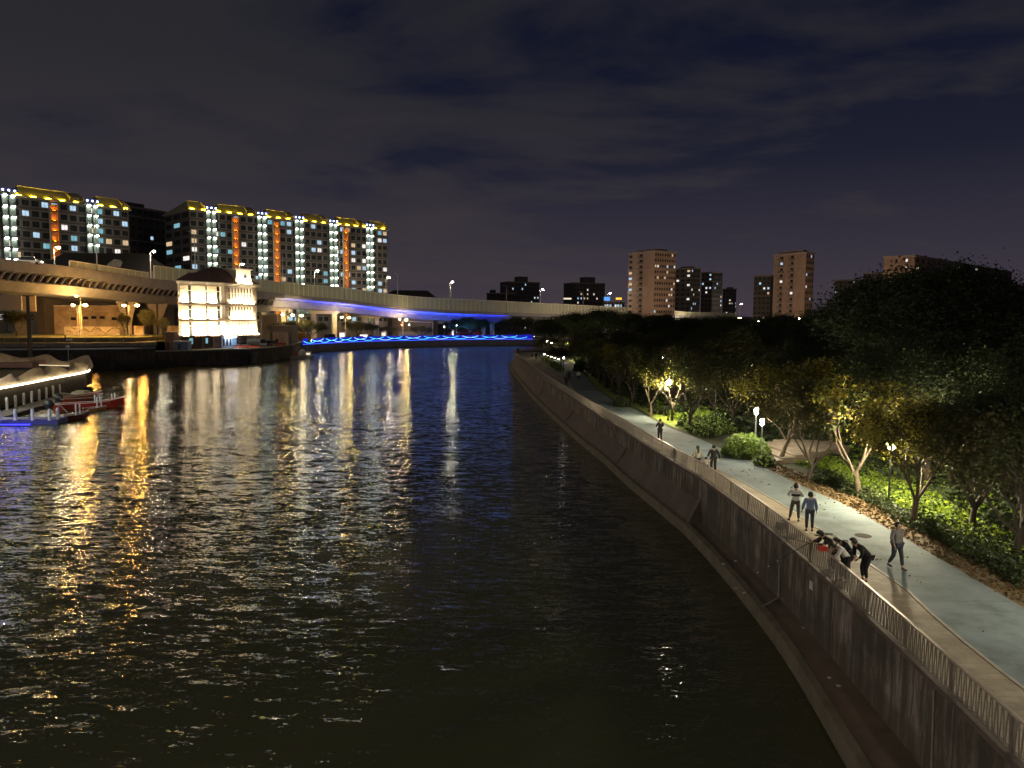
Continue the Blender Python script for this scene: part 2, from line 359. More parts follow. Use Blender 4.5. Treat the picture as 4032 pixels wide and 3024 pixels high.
# river side of the promenade: the wall, the ledge or slope below it and its lip
AO = [(-15, 1.55), (19, 1.5), (23, 1.3), (26, 1.15), (37, 1.0), (42, .95), (48, .95), (56, 1.1), (70, 1.2), (95, 1.35), (140, 1.3), (230, 1.3)]
YB = 42.0
near = [p for p in RP if p.y <= YB+1]; far = [p for p in RP if p.y >= YB-1 or p.x > 13]
far = RP[len(near)-1:]
wall = thing('river_wall', 'long rain-streaked concrete river wall carrying the promenade railing', 'river wall', (RP[0].x, RP[0].y, 0))
mb = MB(); sweep(mb, RP, [(0, .3), (.001, 3.06), (-.16, 3.06), (-.16, .3)][::-1]); build(mb, 'wall_face', WALLM, wall)
mb = MB(); sweep(mb, [p+Vector((0, 0, 3.062)) for p in RP], [(-.2, 0), (.05, 0), (.05, .14), (-.2, .14)]); build(mb, 'coping', mat('coping_stone', (.16, .12, .095), (.10, .075, .06), .8, 2.0), wall)
def shelf(P, prof_at):
    mb = MB(); vs = []; fs = []; k = None
    for i, p in enumerate(P):
        t = P[min(i+1, len(P)-1)]-P[max(i-1, 0)]; nn = Vector((-t.y, t.x, 0)).normalized(); pr = prof_at(p); k = len(pr)
        for s, z in pr: q = p+nn*s; vs.append((q.x, q.y, z))
    for i in range(len(P)-1):
        for j in range(k-1): a = i*k+j; fs.append((a, a+1, a+1+k, a+k))
    return mb.add(vs, fs)
struct(shelf(near, lambda p: [(-.05, .70), (interp(AO, p.y)-.28, .55)]), 'ledge', LEDGE)
struct(shelf(far, lambda p: [(-.05, 1.9), (interp(AO, p.y)-.30, .62)]), 'revetment', SLOPE)
struct(shelf(RP, lambda p: [(interp(AO, p.y)-.30, .45), (interp(AO, p.y)-.28, .66), (interp(AO, p.y)-.04, .60), (interp(AO, p.y)+.02, -.5)]), 'bank_lip', LIP)
b0 = near[-1]; a0 = interp(AO, b0.y)
def rib(p, label):
    r = MB(); a = interp(AO, p.y); i = min(range(len(RP)), key=lambda k: (RP[k]-p).length); t = (RP[i+1]-RP[i]).normalized(); n_ = Vector((-t.y, t.x, 0))
    A = p+n_*.0+Vector((0, 0, 1.92)); B = p+n_*(a-.3)+Vector((0, 0, .66)); w = t*.14; u = Vector((0, 0, .10)); dn = Vector((0, 0, -1.2))
    r.add([A-w, A+w, B+w, B-w, A-w+u, A+w+u, B+w+u, B-w+u], [(4, 5, 6, 7), (0, 4, 7, 3), (1, 2, 6, 5), (0, 1, 5, 4), (3, 7, 6, 2), (0, 3, 2, 1)])
    if label: r.add([A-w*.6, B-w*.6, B-w*.6+Vector((0, 0, -.4)), A-w*.6+dn], [(0, 1, 2, 3)])
    build(r, 'rib', mat('rib_concrete', (.17, .13, .105), (.11, .085, .07), .8, 2.0), wall)
rib(b0, True)
for yy in (60, 84, 112): rib(min(RP, key=lambda q: abs(q.y-yy)), False)
for k in range(5):   # thin rods lying across the lip
    p = min(RP, key=lambda q: abs(q.y-(44+2.6*k))); a = interp(AO, p.y)
    m_ = MB(); m_.tube([(p.x-a+.1, p.y, .7), (p.x-a+.75, p.y+.35, 1.05)], .022, 4)
    tag(build(m_, 'mooring_rod', mat('rod_metal', (.35, .3, .25), metal=.4, rough=.5)), 'thin pale rod across the bank lip beyond the sloped rib', 'rod', 'rods on the bank lip')
# drain pipe and patches on the wall
pp = D(3057, 2215, 31.0); pw = BX(30.2)-.06
dp = thing('drain_pipe', 'L-shaped pale drain pipe running down the river wall onto the ledge', 'pipe', (pw, 30.2, .7))
m_ = MB(); m_.tube([(pw, 30.2, 2.1), (pw, 30.2, .74), (pw-.05, 30.2, .72)], .03, 6); build(m_, 'downpipe', mat('pipe_plastic', (.5, .45, .38), rough=.5), dp)
m_ = MB(); m_.tube([(pw-.05, 30.2, .72), (pw-.9, 29.5, .62)], .03, 6); build(m_, 'outlet_pipe', MATS['pipe_plastic'], dp)
m_ = MB(); xw = BX(26.9); m_.box((xw-.015, 26.9, 2.45), (.03, .26, .30)); tag(build(m_, 'wall_plate', WHITE), 'small pale square plate fixed on the river wall below the anglers', 'plate')
m_ = MB(); m_.tube([(BX(18.0)-.03, 18.0, 3.0), (BX(18.0)-.03, 17.9, .75)], .022, 6); tag(build(m_, 'conduit', MATS['pipe_plastic']), 'thin pale conduit running down the river wall nearest the bottom edge', 'conduit')
rnd = random.Random(5)
for x, y in [(2896, 2210), (2848, 2222), (3265, 2580), (3330, 2495), (3302, 2702), (3265, 2670), (2930, 2335), (3167, 2475), (2898, 2318)]:
    q = G(x, y, .66); m_ = MB(); m_.box((q.x, q.y, .675), (.07+.05*rnd.random(), .10+.1*rnd.random(), .02), rnd.random()*3)
    tag(build(m_, 'litter', WHITE), 'scrap of pale litter lying on the dark ledge by the water', 'litter', 'litter scraps on the ledge')

# railing on the wall: posts, handrail and bars in zigzag
rl = thing('railing', 'long tan metal railing with zigzag bars along the promenade wall', 'railing', (RP[0].x, RP[0].y, 3.2))
RZ = 3.2; RH = .86
RO = offs(RP, -.05)
for i, p in enumerate(RO):
    if i % 1 == 0 and i < 97:
        t = (RO[min(i+1, len(RO)-1)]-RO[max(i-1, 0)]); a = math.atan2(t.y, t.x)
        m_ = MB(); m_.box((p.x, p.y, RZ+RH/2), (.10, .05, RH), a); m_.box((p.x, p.y, RZ+.02), (.16, .12, .03), a); build(m_, 'post', mat('post_metal', (.26, .22, .18), (.2, .17, .14), .5, 4.0, metal=.3), rl)
for i in range(len(RO)-1):
    if i > 97: break
    p, q = RO[i], RO[i+1]; m_ = MB(); d = (q-p); L = d.length; nb = max(2, int(L/.105)); w = d.normalized()*.011; nn = Vector((-d.y, d.x, 0)).normalized()*.011
    for k in range(1, nb):
        lean = .055 if k % 2 else -.055
        a = p+d*(k/nb)-w/.011*lean*.5; b = p+d*(k/nb)+w/.011*lean*.5
        a = Vector((a.x, a.y, RZ+.09)); b = Vector((b.x, b.y, RZ+RH-.04))
        m_.add([a-w-nn, a+w-nn, a+w+nn, a-w+nn, b-w-nn, b+w-nn, b+w+nn, b-w+nn], [(0, 1, 5, 4), (1, 2, 6, 5), (2, 3, 7, 6), (3, 0, 4, 7)])
    build(m_, 'bars', BARM, rl)
m_ = MB(); sweep(m_, [p+Vector((0, 0, RZ+RH-.03)) for p in RO[:99]], [(-.045, 0), (.045, 0), (.045, .045), (-.045, .045)]); build(m_, 'handrail', RAILM, rl)
m_ = MB(); sweep(m_, [p+Vector((0, 0, RZ+.06)) for p in RO[:99]], [(-.02, 0), (.02, 0), (.02, .03), (-.02, .03)]); build(m_, 'bottom_rail', BARM, rl)

# planting island, side path, lawns, steps
isl = [G(*p, 3.0) for p in [(2128, 1411), (2150, 1409), (2185, 1425), (2210, 1445), (2222, 1459), (2212, 1465), (2192, 1462), (2175, 1448), (2150, 1430)]]
m_ = MB(); m_.prism([(p.x, p.y) for p in isl], 2.97, 3.1); struct(m_, 'planting_bed', LAWN)
lawn = [(2240, 1420), (2290, 1405), (2330, 1425), (2420, 1470), (2500, 1520), (2580, 1575), (2700, 1600), (2850, 1640), (2880, 1700), (2740, 1712), (2660, 1685), (2590, 1652), (2505, 1603), (2415, 1570), (2350, 1528), (2318, 1488), (2294, 1452), (2270, 1438)]
m_ = MB(); L_ = [G(*p, 2.955) for p in lawn]; m_.add([tuple(p) for p in L_], [tuple(range(len(L_)))]); struct(m_, 'lawn', LAWN)
st = thing('stone_steps', 'wide shallow stone steps climbing away from the promenade between shrubs', 'steps', tuple(G(2830, 1760)))
a, b = G(2768, 1727), G(2866, 1772); a = Vector((15.05, 52.6, 3)); b = Vector((15.55, 47.4, 3))
dirn = Vector((1, .33, 0)).normalized(); sd = (b-a).normalized()
for k in range(5):
    o_ = a+dirn*(k*.95); q = b+dirn*(k*.95); m_ = MB(); w_ = dirn*.95
    m_.prism([(o_.x, o_.y), (q.x, q.y), (q.x+w_.x, q.y+w_.y), (o_.x+w_.x, o_.y+w_.y)], 2.9, 3.02+.14*k); build(m_, 'step', mat('step_stone', (.22, .175, .125), (.15, .12, .085), .75, 2.0), st)
m_ = MB(); o_ = a+dirn*4.75; q = b+dirn*4.75; e1 = Vector((22.5, 53.2, 0)); e2 = Vector((22.8, 50.6, 0))
m_.prism([(o_.x, o_.y), (q.x, q.y), (e2.x, e2.y), (e1.x, e1.y)], 2.9, 3.60); struct(m_, 'side_path', MATS['step_stone'])

# ---------------------------------------------------------------- leaves, trees, shrubs
def leaf_mesh(name, centres, spread, n, size, mats, rng, flat=.55, seed_tubes=None):
    """leaf-sized quads scattered round branch tips; optional limbs in slot 0"""
    C = np.array(centres); k = rng.integers(0, len(C), n)
    P = C[k]+rng.normal(0, 1, (n, 3))*np.array(spread)
    a = rng.normal(0, 1, (n, 3)); a[:, 2] *= flat; a /= np.linalg.norm(a, axis=1)[:, None]
    b = np.cross(a, rng.normal(0, 1, (n, 3))); b /= np.linalg.norm(b, axis=1)[:, None]
    s = size*(.6+.8*rng.random((n, 1))); w = s*.45
    V = np.stack([P-a*s*.6, P-a*s*.05+b*w, P+a*s*.6, P-a*s*.05-b*w], 1).reshape(-1, 3)
    me = bpy.data.meshes.new(name); me.vertices.add(4*n); me.vertices.foreach_set('co', V.astype('f').ravel())
    me.loops.add(4*n); me.loops.foreach_set('vertex_index', np.arange(4*n, dtype='i'))
    me.polygons.add(n); me.polygons.foreach_set('loop_start', np.arange(0, 4*n, 4, dtype='i')); me.polygons.foreach_set('loop_total', np.full(n, 4, dtype='i'))
    for m in mats: me.materials.append(m)
    if len(mats) > 1:
        cl = rng.random(len(C)) < .35
        mi = np.where(cl[k] ^ (rng.random(n) < .12), 1, 0); me.polygons.foreach_set('material_index', mi.astype('i'))
    me.update(calc_edges=True); return me
def skeleton(rng, H, fork, spreadang, levels, upright=.6):
    """trunk plus limbs; returns tube list and tips"""
    tubes = []; tips = []
    top = Vector((rng.normal(0, .03)*H, rng.normal(0, .03)*H, fork)); r0 = H*.021
    tubes.append(([Vector((0, 0, -.1)), top*.5+Vector((rng.normal(0, .02), 0, 0)), top], [r0*1.35, r0*1.05, r0*.95]))
    def grow(p, d, L, r, lv):
        d = d.normalized(); mid = p+d*L*.5+Vector(rng.normal(0, .05*L, 3)); e = p+d*L+Vector((0, 0, .08*L))+Vector(rng.normal(0, .06*L, 3))
        tubes.append(([p, mid, e], [r, r*.8, r*.6]))
        if lv >= 1: tips.append(tuple(mid.lerp(e, .7)))
        if lv >= levels: tips.append(tuple(e)); return
        for _ in range(int(rng.integers(2, 4))):
            q = Vector(rng.normal(0, 1, 3)); q.z = abs(q.z)*.3+upright*.4
            grow(e, d*.9+q*.62, L*(.62+.2*rng.random()), r*.6, lv+1)
    k = int(rng.integers(4, 6)); ph = rng.random()*6.28
    for i in range(k):
        a = ph+6.283*i/k+rng.normal(0, .25); t = spreadang*(.6+.6*rng.random())
        grow(top-Vector((0, 0, .05*H*rng.random())), Vector((math.cos(a)*math.sin(t), math.sin(a)*math.sin(t), math.cos(t))), (H-fork)*.36, r0*.62, 0)
    return tubes, tips
def limbs_mesh(name, tubes, m):
    mb = MB()
    for pts, rs in tubes: mb.tube(pts, [max(.008, r) for r in rs], 5, cap=False)
    return mb.mesh(name, m, True)
VAR = {}
def variant(kind, seed):
    """(trunk mesh, crown mesh) of a unit: built once, copied many times"""
    key = (kind, seed)
    if key in VAR: return VAR[key]
    rng = np.random.default_rng(seed*7+len(kind))
    if kind == 'park':      # open vase shaped young park tree, about 6 m
        tb, tp = skeleton(rng, 6.0, 1.3, .62, 3); n = 10500; sp_ = (.26, .26, .2); sz = .115; mats = [LEAFY, LEAFB]; bm_ = BARK
    elif kind == 'sparse':
        tb, tp = skeleton(rng, 5.6, 1.2, .6, 3); n = 4200; sp_ = (.24, .24, .18); sz = .13; mats = [LEAFY, LEAFG]; bm_ = BARK
    elif kind == 'brown':
        tb, tp = skeleton(rng, 6.6, 1.2, .66, 3); n = 15000; sp_ = (.42, .42, .38); sz = .12; mats = [LEAFB, LEAFG]; bm_ = BARKD
    elif kind == 'broad':   # tall broadleaf, about 12 m
        tb, tp = skeleton(rng, 12.0, 3.2, .72, 3); n = 30000; sp_ = (.72, .72, .62); sz = .15; mats = [LEAFD, LEAFG]; bm_ = BARKD
    elif kind == 'conifer': # dawn redwood like spire, about 15 m
        tb = [([Vector((0, 0, -.1)), Vector((0, 0, 7)), Vector((0, 0, 14.6))], [.24, .15, .04])]; tp = []
        for i in range(62):
            z = 2.2+12.2*(i/62)**.92; R = (15-z)*.25*(.75+.5*rng.random()); a = i*2.4+rng.normal(0, .2)
            e = Vector((math.cos(a)*R, math.sin(a)*R, z-.15*R)); tb.append(([Vector((0, 0, z)), e], [.05, .015]))
            for q in (.35, .6, .8, 1.0): tp.append(tuple(Vector((0, 0, z)).lerp(e, q)))
        n = 9500; sp_ = (.30, .30, .28); sz = .24; mats = [LEAFD, LEAFG]; bm_ = BARKD
    VAR[key] = (limbs_mesh('limbs', tb, bm_), leaf_mesh('crown', tp, sp_, n, sz, mats, rng)); return VAR[key]
def tree(name, kind, seed, x, y, h, label, group=None, rz=None, z=2.93, cat='tree', wide=1.0):
    base = {'park': 6.0, 'sparse': 5.6, 'brown': 6.6, 'broad': 12.5, 'conifer': 15.0}[kind]
    t, c = variant(kind, seed); s = h/base
    o = bpy.data.objects.new(name, None); COL.objects.link(o); o.location = (x, y, z); o.rotation_euler = (0, 0, rz if rz is not None else (x*3.7+y*1.3) % 6.28); o.scale = (s*wide, s*wide, s)
    tag(o, label, cat, group); link('trunk', t, o); link('crown', c, o); return o

# ---------------------------------------------------------------- park trees
near_trees = [
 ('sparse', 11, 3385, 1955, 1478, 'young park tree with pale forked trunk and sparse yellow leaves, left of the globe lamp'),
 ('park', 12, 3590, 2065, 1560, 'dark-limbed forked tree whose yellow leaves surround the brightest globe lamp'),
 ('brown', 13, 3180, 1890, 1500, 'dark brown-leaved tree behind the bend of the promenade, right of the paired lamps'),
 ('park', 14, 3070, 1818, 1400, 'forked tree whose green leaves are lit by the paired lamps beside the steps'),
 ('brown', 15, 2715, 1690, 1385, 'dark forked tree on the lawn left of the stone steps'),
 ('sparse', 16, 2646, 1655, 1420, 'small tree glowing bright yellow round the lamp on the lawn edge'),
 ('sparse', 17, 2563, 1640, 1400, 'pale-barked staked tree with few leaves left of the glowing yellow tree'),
 ('brown', 18, 2882, 1676, 1340, 'straight-trunked dark tree standing behind the lit lawn'),
 ('brown', 19, 3826, 2070, 1560, 'dark brown many-stemmed tree near the right edge of the promenade bed'),
 ('brown', 20, 4010, 2190, 1620, 'dark brown tree cut by the right edge of the photo'),
 ('brown', 21, 3730, 1925, 1480, 'dark tree behind the lit ground cover right of the globe lamp'),
 ('brown', 22, 2492, 1590, 1370, 'dark slim tree in the row, nearest to the staked tree'),
 ('park', 23, 2442, 1562, 1370, 'leafy tree in the row beside the unlit lamp post'),
 ('park', 24, 2412, 1536, 1350, 'leafy tree catching glints in the middle of the far row'),
 ('brown', 25, 2384, 1524, 1350, 'dark tree fourth from the far lamp in the promenade row'),
 ('park', 26, 2358, 1510, 1340, 'leafy tree third from the far lamp in the promenade row'),
 ('brown', 27, 2330, 1482, 1330, 'dark tree second from the far lamp in the promenade row'),
 ('sparse', 28, 2271, 1421, 1335, 'small tree lit yellow by the farthest promenade lamp'),
 ('brown', 29, 2203, 1456, 1370, 'thin many-stemmed tree at the near tip of the planting bed'),
 ('brown', 30, 2160, 1418, 1330, 'thin tree standing at the far end of the planting bed'),
 ('brown', 31, 2300, 1445, 1330, 'dark tree on the bright lawn beside the side path'),
]
for k, sd, x, yb, yt, lab in near_trees:
    g = G(x, yb, 2.95); tree('park_tree', k, sd if sd < 20 else 11+sd % 8, g.x, g.y, D(x, yt, g.y).z-2.93, lab, 'young trees along the promenade', rz=sd*1.7)
# the skyline of tall dark trees
SKY = [(2140, 1330), (2170, 1262), (2210, 1228), (2280, 1216), (2400, 1208), (2500, 1226), (2650, 1238), (2800, 1236), (2900, 1250), (3000, 1240), (3200, 1232), (3290, 1196), (3400, 1165), (3480, 1085), (3600, 1050), (3700, 1045), (3785, 1030), (3860, 1070), (3950, 1105), (4060, 1120)]
rnd = random.Random(3)
def back(x, Y, yt, kind, sd, lab, grp, wide=1.0):
    p = D(x, yt, Y); tree('tall_tree', kind, sd, p.x, Y, p.z-2.93, lab, grp, wide=wide)
BIG = [(3585, 62, 1082, 'broad', 1), (3665, 56, 1056, 'broad', 2), (3740, 70, 1048, 'broad', 3), (3785, 50, 1022, 'conifer', 1), (3862, 60, 1075, 'broad', 1), (3950, 52, 1108, 'broad', 2), (4040, 46, 1120, 'broad', 3),
       (3490, 88, 1165, 'broad', 2), (3400, 100, 1205, 'broad', 3), (3590, 46, 1280, 'conifer', 2), (3680, 42, 1300, 'broad', 1), (3990, 38, 1330, 'conifer', 2), (3860, 40, 1300, 'conifer', 1), (3420, 58, 1330, 'conifer', 2), (4110, 36, 1300, 'broad', 3), (4080, 30, 1480, 'broad', 4)]
LMK = [(2150, 'the right end of the blue railing'), (2260, 'the distant lit block'), (2390, 'the blue billboard'), (2490, 'the tallest reddish tower'), (2580, 'the corner of the tallest tower'), (2700, 'the first grey tower'), (2800, 'the second grey tower'), (2890, 'the small pale tower'), (2990, 'the dark stepped tower'), (3090, 'the middle reddish tower'), (3190, 'the right edge of the middle tower'), (3330, 'the lone dark tower'), (3430, 'the wedged dark tower'), (3530, 'the long reddish block'), (3640, 'the first big crown'), (3780, 'the tallest conifer'), (3900, 'the roofline end'), (4010, 'the right photo edge')]
USED = set()
def where(desc, x):
    o = sorted(LMK, key=lambda l: abs(l[0]-x))[:2]
    for w, (lx, ln) in [(w, l) for l in o for w in ('below', 'just left of' if x < l[0] else 'just right of', 'a little beyond')]:
        s = '%s, %s %s' % (desc, w, ln)
        if s not in USED: USED.add(s); return s
    return s
for i, (x, Y, yt, k, sd) in enumerate(BIG):
    if k == 'conifer' and yt < 1100: back(x, Y, yt, k, sd, 'tallest spire-shaped conifer rising above the trees at right', 'tall dark park trees')
    else: back(x, Y, yt, k, sd, where({'broad': 'tall dark broadleaf tree', 'conifer': 'dark feathery conifer', 'brown': 'brown-leaved big tree'}[k], x), 'tall dark park trees', 1.15)
x = 2172
i = 0
while x < 3330:
    yt = interp(SKY, x); Y = 205-(x-2172)*.10+rnd.uniform(-8, 8)
    back(x, Y, yt+rnd.uniform(-4, 14), 'broad', 1+i % 4, where('dark skyline tree', x), 'dark trees on the park skyline', 1.2); i += 1; x += rnd.uniform(48, 70)
for (x0, x1, stp, Y0, Y1, dy, kinds, lab) in [(2215, 3400, 66, 150, 105, 48, ('broad', 'brown'), 'dark tree deep in the park'), (2330, 3460, 74, 112, 72, 105, ('brown', 'broad'), 'dark brown tree behind the promenade trees'), (2560, 3700, 125, 84, 52, 185, ('brown', 'brown'), 'dim brown-leaved tree behind the lawn')]:
    x = x0
    while x < x1:
        k = (x-x0)/(x1-x0); Y = Y0+(Y1-Y0)*k+rnd.uniform(-4, 4); p = D(x, 1262+dy+rnd.uniform(-18, 18), Y)
        if p.x > interp(P2T, Y)+1.5: tree('tall_tree', kinds[i % 2], 1+i % 4, p.x, Y, max(3.5, p.z-2.93), where(lab, x), lab.replace('tree', 'trees'), wide=1.15)
        i += 1; x += stp*rnd.uniform(.8, 1.2)

# ground cover, hedges, the round bush
rng = np.random.default_rng(4)
def patch(name, poly, dens, size, h, mats, label):
    xs_ = [p[0] for p in poly]; ys_ = [p[1] for p in poly]; pts = []
    area = (max(xs_)-min(xs_))*(max(ys_)-min(ys_)); n = int(area*dens)
    for x, y in zip(rng.uniform(min(xs_), max(xs_), n), rng.uniform(min(ys_), max(ys_), n)):
        ins = False
        for (ax, ay), (bx_, by) in zip(poly, poly[1:]+poly[:1]):
            if (ay > y) != (by > y) and x < (bx_-ax)*(y-ay)/(by-ay)+ax: ins = not ins
        if ins: pts.append((x, y, (3.0 if h < .02 else 2.96)+h*rng.random()*(.6+.4*math.sin(x*1.9)*math.cos(y*1.4))))
    me = leaf_mesh(name, pts, (.05, .05, .02), len(pts), size, mats, rng, flat=.5)
    o = link(name, me); return tag(o, label, name.split('_')[0], kind='stuff')
def gp_(l, z=3.0): return [(G(x, y, z).x, G(x, y, z).y) for x, y in l]
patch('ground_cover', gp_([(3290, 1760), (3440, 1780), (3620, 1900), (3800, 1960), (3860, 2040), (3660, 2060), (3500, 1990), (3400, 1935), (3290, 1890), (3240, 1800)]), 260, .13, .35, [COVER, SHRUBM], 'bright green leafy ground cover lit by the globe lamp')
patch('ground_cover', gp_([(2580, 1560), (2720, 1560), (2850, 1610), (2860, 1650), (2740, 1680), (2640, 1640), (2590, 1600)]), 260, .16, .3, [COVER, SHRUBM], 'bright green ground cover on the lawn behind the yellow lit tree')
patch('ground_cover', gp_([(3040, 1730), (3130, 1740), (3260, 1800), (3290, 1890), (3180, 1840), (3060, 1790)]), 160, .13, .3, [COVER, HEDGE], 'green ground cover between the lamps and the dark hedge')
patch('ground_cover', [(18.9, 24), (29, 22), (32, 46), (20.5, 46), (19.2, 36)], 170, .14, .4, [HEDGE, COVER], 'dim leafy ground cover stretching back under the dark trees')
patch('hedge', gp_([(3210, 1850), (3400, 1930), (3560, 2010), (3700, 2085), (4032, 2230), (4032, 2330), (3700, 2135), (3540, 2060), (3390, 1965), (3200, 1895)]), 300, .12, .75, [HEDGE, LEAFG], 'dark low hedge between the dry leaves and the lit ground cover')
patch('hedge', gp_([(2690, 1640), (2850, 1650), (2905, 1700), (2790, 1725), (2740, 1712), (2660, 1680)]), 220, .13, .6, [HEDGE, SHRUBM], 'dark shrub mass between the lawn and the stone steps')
patch('undergrowth', [(19, 14), (40, 20), (42, 60), (30, 90), (20, 95), (18.6, 60), (22, 40), (20.5, 28), (19, 22)], 26, .3, .6, [HEDGE, LEAFD], 'dark undergrowth beneath the park trees')
patch('undergrowth', [(14, 70), (30, 90), (60, 120), (60, 210), (18, 212), (13.4, 165), (13.2, 130), (12.4, 100)], 5, .5, .8, [HEDGE, LEAFD], 'dark undergrowth below the far park trees')
patch('leaves_drift', [(interp(P2T, y)+.05, y) for y in range(-2, 50, 4)]+[(interp(LT, y), y) for y in range(48, -4, -4)], 90, .10, .12, [LITTER, LEAFB], 'fallen brown leaves drifted along the promenade edge')
patch('fallen_leaves', [(interp(P2T, y)-2.6, y) for y in range(2, 50, 4)]+[(interp(P2T, y)+.2, y) for y in range(48, 0, -4)], 1.6, .09, .012, [LITTER, LEAFY], 'fallen leaves scattered over the promenade edge')
patch('bed_plants', [(p.x, p.y) for p in isl], 22, .3, .35, [SHRUBM, HEDGE], 'low green plants filling the planting bed')
def bush(x, y, r, h, mats, lab, n=2600, size=.16):
    c = []; rg = np.random.default_rng(int(x*10))
    for _ in range(260):
        a = rg.random()*6.28; e = math.acos(rg.random()); q = .75+.3*rg.random()
        c.append((r*q*math.cos(a)*math.sin(e), r*q*math.sin(a)*math.sin(e), .1+h*q*math.cos(e)))
    me = leaf_mesh('foliage', c, (.1, .1, .08), n, size, mats, rg); o = thing('bush', lab, 'bush', (x, y, 2.95)); link('foliage', me, o)
    s = MB(); [s.tube([(0, 0, 0), (math.cos(k)*r*.5, math.sin(k)*r*.5, h*.7)], .02, 4) for k in range(6)]; link('stems', s.mesh('stems', BARK), o); return o
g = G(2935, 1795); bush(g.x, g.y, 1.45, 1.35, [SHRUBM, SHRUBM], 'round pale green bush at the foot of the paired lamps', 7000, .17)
g = G(3010, 1830); bush(g.x, g.y, .55, .5, [SHRUBM, HEDGE], 'small low bush right of the round pale bush', 900)
g = G(2278, 1462); bush(g.x, g.y, .9, 1.7, [LEAFG, HEDGE], 'upright dark green bush beside the curve of the side path', 1500, .2)
g = G(2450, 1600); bush(g.x, g.y, .9, .8, [HEDGE, LEAFG], 'low dark bush under the promenade row', 1200, .2)

# ---------------------------------------------------------------- park lamps
def globe_lamp(x, y, h, s, lab, col=(1.0, .86, .58), r=.19, grp='lamps along the promenade', lit=True, poler=.045, pm=None):
    t = thing('park_lamp', lab, 'lamp', (x, y, 2.95), group=grp)
    m_ = MB(); m_.lathe((0, 0, 0), [(.13, 0), (.12, .12), (poler*1.3, .2), (poler, .6), (poler, h-.12), (.09, h-.05), (.10, h)], 10); build(m_, 'pole', DARK, t, world=False)
    m_ = MB(); m_.lathe((0, 0, h), [(r*.5, 0), (r*.9, r*.5), (r, r), (r*.9, r*1.5), (r*.5, r*1.95)], 10)
    build(m_, 'globe', emit('lamp_%.2f_%.0f' % (col[2], s), col, s) if lit else WHITE, t, world=False, smooth=True)
    m_ = MB(); m_.lathe((0, 0, h+r*1.95), [(r*1.1, 0), (r*.6, .06), (.03, .12)], 10); build(m_, 'cap', DARK, t, world=False); return t
g = G(3497, 2010, 2.95); globe_lamp(g.x, g.y, D(3497, 1780, g.y).z-2.95, 1900, 'brightest globe lamp, half hidden in yellow leaves at the right', r=.24)
g = G(2630, 1655, 2.95); globe_lamp(g.x, g.y, D(2630, 1515, g.y).z-2.95, 2300, 'globe lamp glowing among yellow leaves on the lawn edge', r=.22)
g = G(2268, 1420, 2.95); globe_lamp(g.x, g.y, D(2265, 1368, g.y).z-2.95, 900, 'farthest globe lamp lighting the lawn beyond the side path', r=.26)
g = G(2440, 1562, 2.95); globe_lamp(g.x, g.y, D(2440, 1462, g.y).z-2.95, 1, 'unlit pale lamp post in the middle of the tree row', lit=False, r=.14)
def post_lamp(xp, yb, yt, s, lab, r=.12):
    g = G(xp, yb, 2.95); h = D(xp, yt, g.y).z-2.95; t = thing('park_lamp', lab, 'lamp', (g.x, g.y, 2.95), group='lamps along the promenade')
    m_ = MB(); m_.lathe((0, 0, 0), [(.12, 0), (.12, .15), (.055, .2), (.05, h-.4)], 10); build(m_, 'pole', GREYM, t, world=False)
    m_ = MB(); m_.lathe((0, 0, h-.4), [(r*.8, 0), (r, .08), (r, .36), (r*.8, .42)], 10); build(m_, 'lantern', emit('lantern_%d' % s, (1.0, .9, .68), s), t, world=False, smooth=True)
    m_ = MB(); m_.lathe((0, 0, h+.02), [(r*1.5, 0), (r*.8, .05), (.02, .09)], 10); build(m_, 'cap', DARK, t, world=False)
post_lamp(2972, 1790, 1608, 1100, 'left and taller of the paired post lamps beside the round bush')
post_lamp(2996, 1815, 1650, 300, 'right and shorter of the paired post lamps beside the round bush')
for x, y, w in [(18.0, 21.0, 'nearest'), (17.6, 6.0, 'middle'), (17.0, -9.0, 'last')]: globe_lamp(x, y, 3.4, 700, 'globe lamp further along the promenade outside the right edge, %s one' % w, grp=None, col=(1.0, .9, .7))
for i, (x, y) in enumerate([(2315, 1378), (2290, 1352), (2383, 1386), (2530, 1412), (2610, 1412), (2652, 1423), (2587, 1430), (2905, 1391), (2822, 1470), (3315, 1440), (3842, 1442), (2700, 1455), (3060, 1420), (2960, 1440), (3310, 1410), (2172, 1352), (2154, 1345), (3565, 1330), (2220, 1412)]):
    Y = min(170, 4.9*2992/(y-1258)); p = D(x, y, Y)
    globe_lamp(p.x, Y, p.z-2.95, 60, 'small far park lamp glinting between the dark trees', grp='far lamps glinting in the park', r=.085, col=(1.0, .93, .8))
# row of low bright lights at the end of the promenade
for k in range(5):
    g = G(2143+k*14, 1402+k*5, 3.0); m_ = MB(); m_.lathe((g.x, g.y, 3.0), [(.12, 0), (.12, .3), (.2, .35), (.05, .6)], 8, 0)
    t = thing('bollard_light', 'low warm bollard light in the row at the end of the promenade', 'bollard light', (g.x, g.y, 3.0), group='bollard lights at the end of the promenade')
    build(m_, 'bollard', DARK, t); m_ = MB(); m_.lathe((g.x, g.y, 3.3), [(.21, .06), (.21, .22)], 8); build(m_, 'light_ring', emit('bollard_glow', (1, .88, .66), 22), t)

